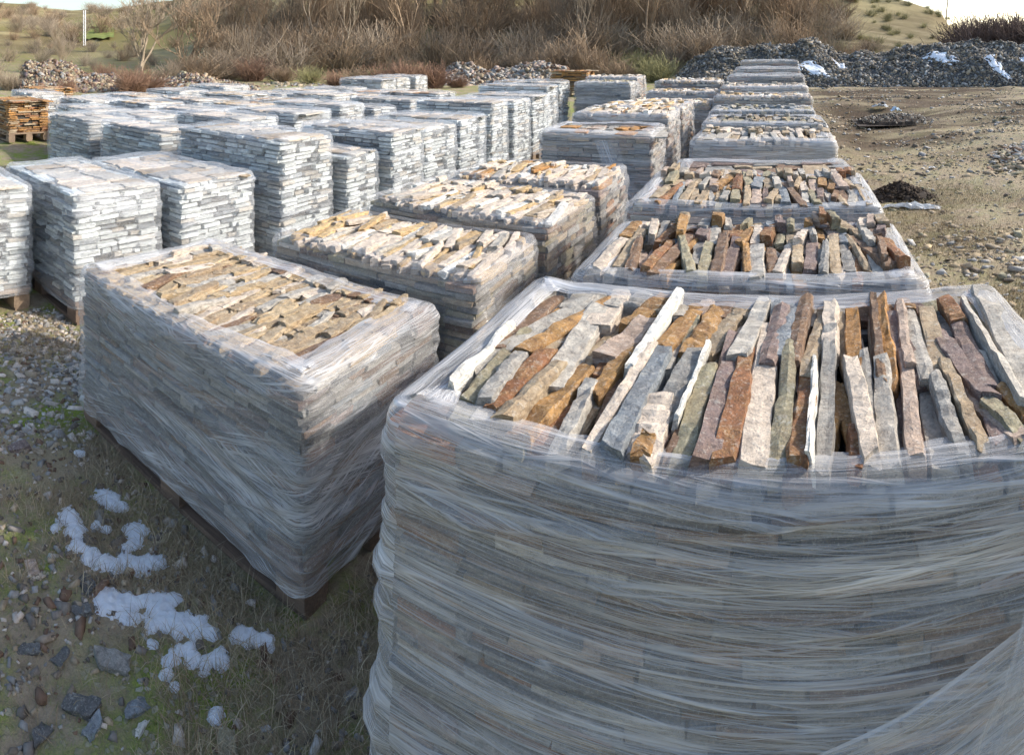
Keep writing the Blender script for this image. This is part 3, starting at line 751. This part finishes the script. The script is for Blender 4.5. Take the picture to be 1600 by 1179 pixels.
# old snow patches
def snow(blobs, label, grp, hgt=.010, cell=.006, z=None, mat=M_SNOW):
    pts = []
    for (px, py, r) in blobs:
        p = wp(px, py, 0 if z is None else z); D = math.hypot(p.x, p.y); pts.append((p.x, p.y, r*D/1000*1.12)); SNOWB.append((p.x, p.y, r*D/1000*.85))
    x0 = min(p[0]-p[2] for p in pts)-.04; x1 = max(p[0]+p[2] for p in pts)+.04; y0 = min(p[1]-p[2] for p in pts)-.04; y1 = max(p[1]+p[2] for p in pts)+.04
    nx = int((x1-x0)/cell)+2; ny = int((y1-y0)/cell)+2; mb = MB(); F = {}
    for i in range(nx):
        for j in range(ny):
            x = x0+i*cell; y = y0+j*cell
            f = max(1-math.hypot(x-a, y-b)/r for a, b, r in pts)+nz(x*26, y*26, 3)*.5+nz(x*80, y*80, 7)*.3
            F[i,j] = f; hh = hgt*(1-math.exp(-3.0*f)) if f > 0 else max(-.02, f*.08)
            mb.v.append((x, y, gz(x, y)+micro(x, y)+hh+nz(x*50, y*50, 1)*.005*(f > 0)+nz(x*130, y*130, 1)*.003*(f > 0)))
    for i in range(nx-1):
        for j in range(ny-1):
            if max(F[i,j], F[i+1,j], F[i,j+1], F[i+1,j+1]) > 0:
                a = i*ny+j; mb.f.append((a, a+ny, a+ny+1, a+1))
    c = Vector((sum(p[0] for p in pts)/len(pts), sum(p[1] for p in pts)/len(pts), 0))
    mb.v = [(a-c.x, b-c.y, c_) for a, b, c_ in mb.v]
    used = sorted({i for f in mb.f for i in f}); mp = {u: k for k, u in enumerate(used)}
    mb.v = [mb.v[u] for u in used]; mb.f = [tuple(mp[i] for i in f) for f in mb.f]
    o = mb.build('snow_patch', mat, smooth=True); o.location = c; tag(o, label, 'snow patch', grp)
GS = 'patches of old snow in the left foreground'
snow([(160,772,15),(175,782,16),(188,790,12)], 'small oval snow patch nearest the red pallet corner', GS)
snow([(108,806,20),(118,828,18),(122,852,17),(140,868,17),(160,878,18),(180,880,18),(200,872,18),(222,880,22),(240,876,20),(205,845,16),(213,826,18),(86,822,9)], 'large horseshoe-shaped snow patch with one rounded lobe', GS)
snow([(150,818,9),(166,822,9)], 'tiny thin crescent of snow above the horseshoe patch', GS, hgt=.012)
snow([(170,938,24),(195,945,26),(200,958,18),(225,935,16),(248,948,24),(262,968,22),(285,978,24),(270,935,16),(310,985,20),(330,992,14),(240,975,14)], 'broad ragged snow patch, biggest in the foreground', GS)
snow([(290,1018,16),(300,1032,16),(322,1040,16),(345,1038,16),(270,1030,16),(262,1055,11),(272,1078,8),(345,1022,9)], 'lowest branching snow patch with a thin tail', GS)
snow([(375,995,16),(392,1000,17),(408,1003,16),(420,1006,12)], 'oblong snow patch lying right of the broad one', GS)
snow([(338,1120,13),(340,1132,9)], 'small wedge of snow near the bottom edge', GS, hgt=.014)
snow([(238,1004,9)], 'thin spot of snow between two large patches', GS, hgt=.008)
snow([(124,709,8)], 'lone fleck of snow on the grass left of the pallet', GS, hgt=.012)
# gravel on the left foreground, chippings by the left pallets, and over the yard on the right
def d_left(x, y):
    k = .25+1.2*max(0, nz(x*1.6, y*1.6, 2)+.05)
    if x < -2.6 and y > 1.2: k += .15
    if x > -1.5: k *= .4
    return 0 if inside(x, y) else k
P = field(7500, (-60, 760), (1.3, 4.8), d_left, 1.6)
S = np.clip(rg.lognormal(-4.9, .55, len(P)), .003, .028); P[:,2] += S*.1
tag(chips('gravel', P, S, pick(rg, len(P), ['pale','tan','grey','cream','brown',(.30,.24,.18,1),(.25,.22,.19,1),(.2,.17,.14,1)]), rg, M_CHIP), 'small angular gravel pressed into the grass left of the pallets', 'gravel', kind='stuff')
P = field(750, (-60, 150), (2.7, 4.9), lambda x, y: 0 if inside(x, y) else .2+max(0, nz(x*1.2, y*1.2, 30))*2)
S = np.clip(rg.lognormal(-4.3,.45,len(P)), .006, .035); P[:,2] += S*.02
tag(chips('stone_chippings', P, S, pick(rg, len(P), ['pale','cream','grey','pale']), rg, M_CHIP, tilt=.3, flat=(.15,.4)), 'pale flat chippings strewn before the white-wrapped pallets on the left', 'chippings', kind='stuff')
P = field(9000, (1225, 1640), (3.2, 22), lambda x, y: 0 if x < .75 else .12+1.5*max(0, nz(x*.5, y*.5, 2)+.1), 1.25)
S = np.clip(rg.lognormal(-4.15, .55, len(P)), .007, .07); P[:,2] += S*.05
tag(chips('yard_chippings', P, S, pick(rg, len(P), ['pale','tan','tan','grey','sand','olive',(.2,.16,.12,1),(.26,.21,.15,1)]), rg, M_CHIP, tilt=.35, flat=(.15,.4)), 'pale stone flakes scattered over the open yard on the right', 'chippings', kind='stuff')
# grass
def d_g(x, y): return 0 if inside(x, y) else max(0.06, nz(x*2.2, y*2.2, 8)*1.5+.5+.5*math.exp(-((max(0,-2.65-x)+max(0,1.42-y))/.3)**2)+(.6 if x > -1.4 else 0))
P = field(90000, (-60, 780), (1.25, 5.0), d_g, 1.5)
g1 = np.array([nz(x*1.3, y*1.3, 21)*2.2+nz(x*5,y*5,2) for x, y, z in P]); dryness = np.array([1.15*math.exp(-((max(0,-2.65-x)+max(0,1.42-y)+max(0,x+1.26)*1.2)/.30)**2) for x, y, z in P])
isg = (g1-dryness*1.0+rg.normal(0, .3, len(P))) > -.6
tt = np.where(isg[:,None], pick(rg, len(P), GREEN), pick(rg, len(P), DRY))
Ln = rg.uniform(.008, .024, len(P))*np.where(isg, .75, 2.6)
tag(blades('grass', P, Ln, tt, rg, M_BLADE, wd=.0007, lean=.95), 'short mossy grass and dry stalks round the left foreground pallet', 'grass', kind='stuff')
P = field(45000, (1230, 1640), (3.0, 14), lambda x, y: 0 if x < .8 else max(.03, nz(x*.9, y*.9, 8)*1.7+.4)*(1-.93*ss(8,9.5,y)), 1.2)
isg = np.array([nz(x*.6, y*.6, 21)*2 for x, y, z in P])+rg.normal(0,.3,len(P)) > .25
tt = np.where(isg[:,None], pick(rg, len(P), [(.20,.20,.07,1),(.26,.23,.10,1)]), pick(rg, len(P), DRY+[(.42,.35,.2,1)]))
tag(blades('yard_grass', P, rg.uniform(.012, .04, len(P)), tt, rg, M_BLADE, wd=.002), 'thin trampled grass over the yard on the right', 'grass', kind='stuff')
# larger single stones in the left foreground
for i, (px, py, s, cn, what) in enumerate([(127,957,.030,'slate','dark slate flake above the large snow patch'),(50,890,.028,'pink','pinkish cobble at the left edge below the snow'),
    (135,915,.035,'slate','black slate sliver beside the middle snow patch'),(175,1035,.05,'grey','large flat grey slab left of the lowest snow'),(128,1105,.045,'slate','dark angular block near the bottom left'),
    (48,1020,.030,'slate','dark slate chip at the left edge'),(95,1028,.028,'slate','blue black chip left of the grey slab'),(213,1110,.032,'blue','blue grey flat stone below the moss'),
    (220,1140,.016,'white','small white pebble near the bottom edge'),(65,1145,.028,'slate','dark square stone in the bottom left corner'),(147,1140,.03,'blue','blue grey wedge stone near the bottom edge'),
    (62,905,.018,'cream','cream pebble beside the pinkish cobble'),(60,705,.03,'tan','tan flat stone left of the pallet corner'),(30,700,.045,'purple','long greyish flake at the left edge'),
    (240,745,.02,'pale','pale stone against the pallet base'),(355,1165,.035,'olive','olive stone at the bottom edge beside grass')]):
    p = wp(px, py, 0); r_ = random.Random(i+50); s *= .78; vs, fs = strip_geo(s*2.4, s*1.6, s*.5, r_, 6, .012)
    mb = MB(); add_tf(mb, vs, fs, Matrix.Rotation(r_.uniform(0,3.1), 4, 'Z') @ Matrix.Rotation(r_.uniform(-.2,.2), 4, 'X'), tv(cn, r_)[:3]+(0,))
    o = mb.build('ground_stone', M_STONE); o.location = (p.x, p.y, micro(p.x, p.y)-s*.1); tag(o, what, 'stone', 'larger stones lying in the left foreground')
# ---- rubble heaps ---------------------------------------------------------------------------
def heap(label, top, D0, D1, D2, cols, nchip, csize, base_mat, grp=None, name='rubble_heap', seed=0):
    """ridge of dumped stone: top = [(px, py)...] outline of its crest seen from the yard"""
    r_ = np.random.default_rng(seed+40); xa, xb = top[0][0], top[-1][0]; mb = MB(); nx = 90; ny = 26
    def hz(px, D):
        cz = H+(80-interp(top, px))/1000*D1; x, y = polar(px, D); b = gz(x, y)
        e = ss(xa, xa+18, px)*(1-ss(xb-18, xb, px)); t = (D-D0)/(D1-D0) if D < D1 else (D2-D)/(D2-D1)
        t = max(0, min(1, t)); n = nz(x*.9, y*.9, seed)*.30+nz(x*2.6, y*2.6, seed)*.16
        return b-.12+max(0, (cz-b)*t**.8*e)+n*min(1, t*2)*e*min(1, (cz-b))
    for i in range(nx+1):
        for j in range(ny+1):
            px = xa+(xb-xa)*i/nx; D = D0+(D2-D0)*j/ny; x, y = polar(px, D); mb.v.append((x, y, hz(px, D)))
    for i in range(nx):
        for j in range(ny): a = i*(ny+1)+j; mb.f.append((a, a+ny+1, a+ny+2, a+1))
    c = Vector(mb.v[len(mb.v)//2]); c.z = 0; mb.v = [(a-c.x, b-c.y, z) for a, b, z in mb.v]
    o = mb.build(name, base_mat, smooth=True); o.location = c; tag(o, label, 'rubble heap', grp)
    P = []
    for k in range(nchip):
        px = r_.uniform(xa+4, xb-4); D = r_.uniform(D0, D1+(D2-D1)*.5); x, y = polar(px, D); P.append((x-c.x, y-c.y, hz(px, D)+.01))
    P = np.array(P); S = np.clip(r_.lognormal(math.log(csize), .45, nchip), csize*.4, csize*3)
    q = chips('rubble_stones', P, S, pick(r_, nchip, cols, .35), r_, M_CHIP, o, tilt=1.3 if D0 > 12 else .5, flat=(.2,.6) if D0 > 12 else (.12,.3)); tag(q, kind='stuff')
    return hz
M_DARKR = plain('dark_rubble', (.045,.045,.045), (.13,.125,.12), 5)
M_TANR = plain('earthy_rubble', (.12,.09,.06), (.26,.21,.15), 5)
hzR = heap('long dark grey rubble heap with snow in its hollows, behind the yard on the right', [(1046,125),(1062,108),(1085,88),(1110,76),(1150,72),(1190,66),(1230,64),(1260,60),(1290,66),(1330,76),(1370,80),(1400,74),(1440,70),(1480,62),(1530,58),(1570,60),(1620,62),(1660,64)], 21.5, 24.5, 28,
    ['slate',(.26,.23,.19,1),(.15,.13,.105,1),'grey','pale','tan',(.22,.19,.15,1),(.34,.28,.20,1)], 30000, .034, M_DARKR, seed=1)
heap('low pale rubble heap with brambles at the far left', [(20,118),(45,95),(75,90),(105,93),(120,105),(160,112),(200,118),(240,122),(290,112),(330,116),(380,128),(420,136)], 18.5, 21, 24,
    ['tan','brown','tan','grey','olive','brown','purple'], 8000, .038, M_TANR, seed=2)
heap('small tan rubble heap between the far brambles, left of the lone orange stack', [(685,112),(705,98),(730,96),(760,104),(790,102),(820,96),(850,94),(875,100),(900,112)], 22.5, 24.5, 27,
    ['pale','pink','tan','brown','grey'], 3500, .05, M_TANR, seed=3)
heap('low pale rubble strip behind the left block of pallets', [(400,132),(440,128),(500,130),(560,128),(600,136)], 21, 23, 25, ['pale','tan','olive','brown'], 1600, .05, M_TANR, seed=4)
heap('spread of pale split slabs at the right edge of the yard', [(1495,262),(1520,240),(1550,226),(1590,220),(1630,218),(1680,220)], 8.0, 9.8, 13.0, ['pale','sand','pale','tan','olive','brown'], 1900, .036, M_TANR, seed=5)
def soil(px, py, rx, hh, label, cat, cols, n, mat):
    p = wp(px, py, .05); p.z = gz(p.x, p.y); mb = MB(); m = 26
    for i in range(m+1):
        for j in range(m+1):
            x = (i/m-.5)*2.2; y = (j/m-.5)*2.2; q = math.hypot(x, y)
            mb.v.append((x*rx, y*rx*.8, hh*max(-.1, (1-q))**1 if q < 1 else -.05+0*q))
    mb.v = [(x, y, z+(nz(x*9, y*9, px)*.05 if z > 0 else 0)) for x, y, z in mb.v]
    for i in range(m):
        for j in range(m): a = i*(m+1)+j; mb.f.append((a, a+m+1, a+m+2, a+1))
    o = mb.build('soil_heap', mat, smooth=False); o.location = p; tag(o, label, cat)
    r_ = np.random.default_rng(px); P = np.stack([r_.normal(0, rx*.5, n), r_.normal(0, rx*.4, n), np.zeros(n)], 1); P[:,2] = hh*np.clip(1-np.hypot(P[:,0]/rx, P[:,1]/rx/.8), 0, 1)
    q = chips('soil_clods', P, r_.uniform(.008, .03, n), pick(r_, n, cols), r_, M_CHIP, o, tilt=1.5); tag(q, kind='stuff')
M_SOIL = plain('dark_soil', (.022,.016,.012), (.075,.055,.04), 18)
soil(1405, 300, .40, .17, 'small heap of dark crumbly soil beside the right-hand row', 'soil heap', [(.05,.035,.025,1),(.09,.065,.045,1)], 900, M_SOIL)
soil(1400, 212, .75, .12, 'low spread of muddy debris in the churned yard', 'debris heap', [(.06,.045,.03,1),(.3,.27,.22,1),(.5,.45,.38,1)], 500, M_SOIL)
GSH = 'snow lying on the dark rubble heap'
for (cx_, cy_, rx, ry, lb) in [(1272,110,26,9,'snow drift low on the dark rubble just right of the pallet row'),(1312,104,12,6,'small snow drift on the dark rubble beside the lowest drift'),(1470,90,26,8,'long bright snow streak high on the dark rubble'),
        (1555,102,16,9,'slanting snow streak on the dark rubble near the right edge'),(1570,118,10,5,'lowest snow fleck on the dark rubble near the right edge'),(1600,98,8,6,'snow fleck on the dark rubble at the picture edge')]:
    mb = MB(); n = 26; D0, D1 = 21.5, 24.5
    cz = cy_; best = min([D0+(D1-D0)*t/30 for t in range(31)], key=lambda D: abs(80+1000*(H-hzR(cx_, D))/D-cy_))
    F = {}
    for i in range(n+1):
        for j in range(n+1):
            u = (i/n-.5)*2.2; v = (j/n-.5)*2.2; px = cx_+u*rx; D = best-v*ry/26-u*.25
            f = 1-math.hypot(u, v)+nz(u*3+cx_, v*3, 1)*.9; F[i,j] = f; x, y = polar(px, D)
            mb.v.append((x, y, hzR(px, D)+.03+.05*min(1, max(-1, f*2))))
    for i in range(n):
        for j in range(n):
            if min(F[i,j], F[i+1,j], F[i,j+1], F[i+1,j+1]) > -.05: a = i*(n+1)+j; mb.f.append((a, a+n+1, a+n+2, a+1))
    used = sorted({i for f in mb.f for i in f}); mp = {u: k for k, u in enumerate(used)}
    mb.v = [mb.v[u] for u in used]; mb.f = [tuple(mp[i] for i in f) for f in mb.f]
    o = mb.build('snow_patch', M_SNOW, smooth=True); tag(o, lb, 'snow patch', GSH)
# crumpled litter
def litter(px, py, sx, sy, hh, label, mat, seed, name='plastic_scrap', z=None):
    p = wp(px, py, .05 if z is None else z); p.z = gz(p.x, p.y)+.01 if z is None else z; mb = MB(); n = 22
    for i in range(n+1):
        for j in range(n+1):
            u = i/n-.5; v = j/n-.5
            mb.v.append((u*sx+nz(u*6, v*6, seed)*.05*sx, v*sy+nz(u*6, v*6, seed+9)*.1*sy, max(.0, (nz(u*5, v*5, seed+3)+abs(nz(u*13, v*13, seed))*.7)*hh+hh*.3)*(1-(2*u)**2)))
    for i in range(n):
        for j in range(n): a = i*(n+1)+j; mb.f.append((a, a+n+1, a+n+2, a+1))
    o = mb.build(name, mat); o.location = p; o.rotation_euler = (0, 0, random.Random(seed).uniform(-.5, .2)); tag(o, label, 'litter')
M_LIT = plain('crumpled_plastic', (.5,.5,.48), (.72,.72,.70), 40, .4)
M_LITB = plain('blue_white_plastic', (.45,.6,.72), (.75,.82,.86), 8, .4)
litter(1425, 318, .62, .14, .05, 'long strip of crumpled clear film lying beside the soil heap', M_LIT, 3)
litter(1400, 203, .22, .3, .10, 'pale blue plastic scrap in the muddy debris', M_LITB, 5)
litter(1375, 198, .35, .2, .06, 'whitish torn scrap left of the pale blue one', M_LIT, 8)
litter(1456, 268, .09, .08, .02, 'small bright scrap on the yard right of the soil heap', M_LIT, 11)
x, y = polar(846, 33); litter(846, 60, 1.1, .8, .7, 'pale blue plastic sheet caught in the distant thicket', M_LITB, 12, z=gz(x, y)+.2) if False else None
# meadow strips on the far slope, left
for k, (pa, pb, Da, Db) in enumerate([(108, 178, 62, 76), (112, 168, 84, 98)]):
    mb = MB(); n = 20
    for i in range(n+1):
        for j in range(9):
            px = pa+(pb-pa)*i/n; D = Da+(Db-Da)*j/8+nz(i*.3, j*.2, k)*3; x, y = polar(px, D); mb.v.append((x, y, gz(x, y)+micro(x, y)+.25))
    for i in range(n):
        for j in range(8): a = i*9+j; mb.f.append((a, a+9, a+10, a+1))
    tag(mb.build('meadow', plain('meadow_grass', (.13,.17,.035), (.26,.27,.08), .6), smooth=True), kind='structure')
# ---- bare trees and shrubs ------------------------------------------------------------------
class TW:                       # collects thin three-sided tapering twigs
    def __init__(s): s.V = []; s.F = []; s.C = []
    def seg(s, a, b, ra, rb, tint):
        d = (b-a).normalized(); u = d.cross(Vector((.3,.9,.31))).normalized(); v = d.cross(u); k = len(s.V)
        for p, r in ((a, ra), (b, rb)):
            for q in range(3):
                an = q*2.094; s.V.append(p+(u*math.cos(an)+v*math.sin(an))*r)
        for q in range(3): s.F.append((k+q, k+(q+1)%3, k+3+(q+1)%3, k+3+q))
        s.C += [tint]*6
    def arrays(s): return np.array([tuple(v) for v in s.V]), np.array(s.F), np.array(s.C)
def grow(tw, p, d, L, r, depth, rnd, tint, up=.25, spread=.55, nb=(2,4), rmin=.008):
    n = 3; q = p.copy(); dd = d.copy(); pts = [q.copy()]
    for i in range(n):
        dd = (dd+Vector((rnd.gauss(0,.13), rnd.gauss(0,.13), rnd.gauss(0,.06)+up*.12))).normalized(); q2 = q+dd*L/n
        tw.seg(q, q2, max(rmin, r*(1-.3*i/n)), max(rmin, r*(1-.3*(i+1)/n)), tint); q = q2; pts.append((q.copy(), dd.copy()))
    if depth <= 0: return
    for k in range(rnd.randint(*nb)):
        b, bd = pts[rnd.randint(1, n)] if k else pts[n]
        nd = (bd+Vector((rnd.gauss(0,spread), rnd.gauss(0,spread), rnd.gauss(up,spread*.5)))).normalized()
        grow(tw, b, nd, L*rnd.uniform(.55,.82), r*rnd.uniform(.45,.65), depth-1, rnd, tint, up, spread, nb, rmin)
BR = {'grey': (.46,.37,.27,1), 'brown': (.44,.32,.21,1), 'red': (.40,.25,.17,1), 'pale': (.62,.55,.45,1), 'olive': (.40,.37,.18,1), 'plum': (.24,.17,.14,1)}
def tree_mesh(seed, col, h=6, depth=4, spread=.4, multi=1, r=.07):
    rnd = random.Random(seed); t = TW()
    for m in range(multi):
        grow(t, Vector((rnd.gauss(0,.1)*(multi>1), rnd.gauss(0,.1)*(multi>1), -.1)), Vector((rnd.gauss(0,.12*multi**.5), rnd.gauss(0,.12*multi**.5), 1)).normalized(), h*.42, r, depth, rnd, BR[col], .3, spread, (3,4), .011)
    return t.arrays()
def shrub_arrays(seed, col, h=1.6, n=60, wide=.55, depth=1, rmin=.009):
    rnd = random.Random(seed); t = TW(); c = BR[col]
    for i in range(n):
        k = rnd.uniform(.6,1.3); tint = (c[0]*k, c[1]*k, c[2]*k, 1)
        grow(t, Vector((rnd.gauss(0,.25*wide*h), rnd.gauss(0,.25*wide*h), -.05)), Vector((rnd.gauss(0,wide), rnd.gauss(0,wide), 1)).normalized(), h*rnd.uniform(.35,.75), rmin*1.8, depth, rnd, tint, .1, .6, (3,5), rmin)
    return t.arrays()
def as_mesh(name, arr):
    o = np_mesh(name, *arr, M_TWIG); m = o.data; COL.objects.unlink(o); bpy.data.objects.remove(o); return m
rt = random.Random(77)
# single bushes that stand out
BUSH = {c: [as_mesh('bush', shrub_arrays(i*7+len(c), c, 1.0, 170, .6, 1, .0055)) for i in range(2)] for c in ('red','brown','grey','olive','plum')}
def bush(px, ytop, D, col, wide, label, grp):
    x, y = polar(px, D); b = gz(x, y); h = max(.5, H+(80-ytop)/1000*D-b)
    o = bpy.data.objects.new('bare_bush', rt.choice(BUSH[col])); COL.objects.link(o); o.location = (x, y, b); k = h/1.15
    o.scale = (k*wide, k*wide, k); o.rotation_euler = (0, 0, rt.uniform(0, 6)); tag(o, label, 'bush', grp)
GB = 'bare bushes along the far edge of the yard'
bl = [(15,108,20,'grey'),(60,98,24,'grey'),(105,118,18,'red'),(135,102,25,'olive'),(165,94,24,'red'),(205,98,18.5,'red'),(235,104,19,'red'),(265,92,25,'grey'),(310,75,26,'brown'),(350,70,27,'grey'),(395,82,26,'red'),(440,96,25,'brown'),
      (485,98,24,'olive'),(525,104,21,'red'),(560,100,21,'brown'),(600,92,21,'red'),(640,88,21,'red'),(675,90,21,'red'),(715,116,21,'red'),(745,80,27,'brown'),(800,72,28,'grey'),(835,78,27,'brown'),(880,62,28,'grey'),(925,66,27,'brown'),(965,85,25,'brown'),
      (1000,72,27,'olive'),(1025,82,25,'olive'),(1050,62,28,'grey'),(1515,30,34,'plum'),(1545,14,34,'plum'),(1575,12,33,'plum'),(1605,6,33,'plum')]
names = {'red':'reddish','grey':'grey','brown':'brown','olive':'olive green','plum':'dark plum'}; cn_ = {}
for px, yt, D, c in bl:
    cn_[c] = cn_.get(c, 0)+1
    bush(px, yt, D, c, 1.25 if c != 'plum' else .9, '%s bare bush, %s of its colour from the left along the far yard edge' % (names[c], ordn(cn_[c])), GB)
# trees
TREE = {('tall','pale'): as_mesh('tree', tree_mesh(11,'pale',7,5,.33,1,.09)), ('tall','grey'): as_mesh('tree', tree_mesh(12,'grey',7,5,.3,1,.08)),
        ('tall','brown'): as_mesh('tree', tree_mesh(13,'brown',6.5,5,.36,2,.06)), ('low','brown'): as_mesh('tree', tree_mesh(14,'brown',4,4,.55,4,.06)), ('low','grey'): as_mesh('tree', tree_mesh(15,'grey',4.5,4,.5,4,.07))}
tl = [(222,31,'low','grey',1.0),(288,29,'low','brown',1.0),(100,30,'low','grey',.45)]
TREE[('low','pale')] = as_mesh('tree', tree_mesh(16,'pale',5,5,.4,5,.11))
for px in range(330, 1290, 32):
    tl.append((px+rt.uniform(-12,12), rt.uniform(31,44), rt.choice(['tall','tall','low']), rt.choice(['grey','brown','brown']) , rt.uniform(.75,1.15)))
tl.append((925,30,'tall','grey',.6)); tl.append((535,29,'tall','grey',.55)); tl.append((1300,60,'low','brown',1.0)); tl.append((1478,52,'tall','grey',.9))
tl.sort(); 
for i, (px, D, kd, c, k) in enumerate(tl):
    x, y = polar(px, D); o = bpy.data.objects.new('bare_tree', TREE[(kd, c)]); COL.objects.link(o); o.location = (x, y, gz(x, y)); o.scale = (k, k, k*rt.uniform(.9,1.1)); o.rotation_euler = (0, 0, rt.uniform(0, 6))
    tag(o, '%s leafless %s tree behind the yard, %s tree from the left' % ('tall slender' if kd == 'tall' else 'low spreading', {'pale':'pale','grey':'grey','brown':'brown'}[c], ordn(i+1)), 'tree', 'bare trees behind the yard')
SH = [shrub_arrays(200+i, c, 1.0, 60, .5, 1, .0045) for i, c in enumerate(['brown','grey','brown','grey','grey','brown'])]
SH += [shrub_arrays(300+i, c, 1.0, 36, .14, 1, .0022) for i, c in enumerate(['brown','grey'])]
SH += [shrub_arrays(310, 'plum', 1.0, 90, .45, 1, .006), shrub_arrays(311, 'plum', 1.0, 90, .5, 1, .006), shrub_arrays(312, 'olive', 1.0, 60, .7, 1, .006)]
Vs, Fs, Cs, off = [], [], [], 0
def put(px, D, h, kind=None):
    global off
    x, y = polar(px, D); V, F, C = SH[kind if kind is not None else rt.randint(0, 5)]
    a = rt.uniform(0, 6.28); ca, sa = math.cos(a), math.sin(a); w_ = h*rt.uniform(.9,1.3) if (kind or 0) not in (6, 7) else h*.6
    W = np.stack([(V[:,0]*ca-V[:,1]*sa)*w_+x, (V[:,0]*sa+V[:,1]*ca)*w_+y, V[:,2]*h+gz(x, y)-.05], 1)
    Vs.append(W); Fs.append(F+off); k = rt.uniform(.75, 1.25); C = C.copy(); C[:,:3] *= k; Cs.append(C); off += len(V)
for k in range(210):
    px = rt.uniform(330, 1330); D = rt.uniform(27, 44); put(px, D, rt.uniform(1.2, 2.3))
for k in range(80):
    px = rt.uniform(360, 1270); D = rt.uniform(33, 50); put(px, D, rt.uniform(4, 6.5), rt.choice([6,7]))
for k in range(150):
    px = rt.uniform(-40, 350); D = rt.uniform(25, 150); put(px, D, rt.uniform(.5, 1.1) if D < 60 else rt.uniform(1, 2.4))
for k in range(26):
    px = rt.uniform(1500, 1640); D = rt.uniform(31, 40); put(px, D, rt.uniform(2.0, 2.9), 6+rt.randint(2,3))
for k in range(14):
    px = rt.uniform(1290, 1500); D = rt.uniform(29, 33); put(px, D, rt.uniform(.4, .9))
for k in range(90):
    px = rt.uniform(1270, 1520); D = rt.uniform(29, 50); put(px, D, rt.uniform(.25, .6), 10)
tag(np_mesh('thicket', np.concatenate(Vs), np.concatenate(Fs), np.concatenate(Cs), M_TWIG), 'dense leafless brown thicket covering the slope behind the yard', 'thicket', kind='stuff')
# white lattice pole on the far slope
x, y = polar(132, 58); root = empty('lattice_pole', (x, y, gz(x, y))); tag(root, 'white lattice pole standing on the green meadow at the far left', 'pole')
mw = plain('white_paint', (.62,.62,.6), (.8,.8,.78), 3)
for s_ in (-1, 1):
    b = MB(); box(b, s_*.17-.035, s_*.17+.035, -.035, .035, 0, 3.2); b.build('upright', mw, root)
b = MB()
for i in range(9):
    b = MB(); box(b, -.134, .134, -.02, .02, .25+i*.33, .29+i*.33); b.build('cross_bar', mw, root)
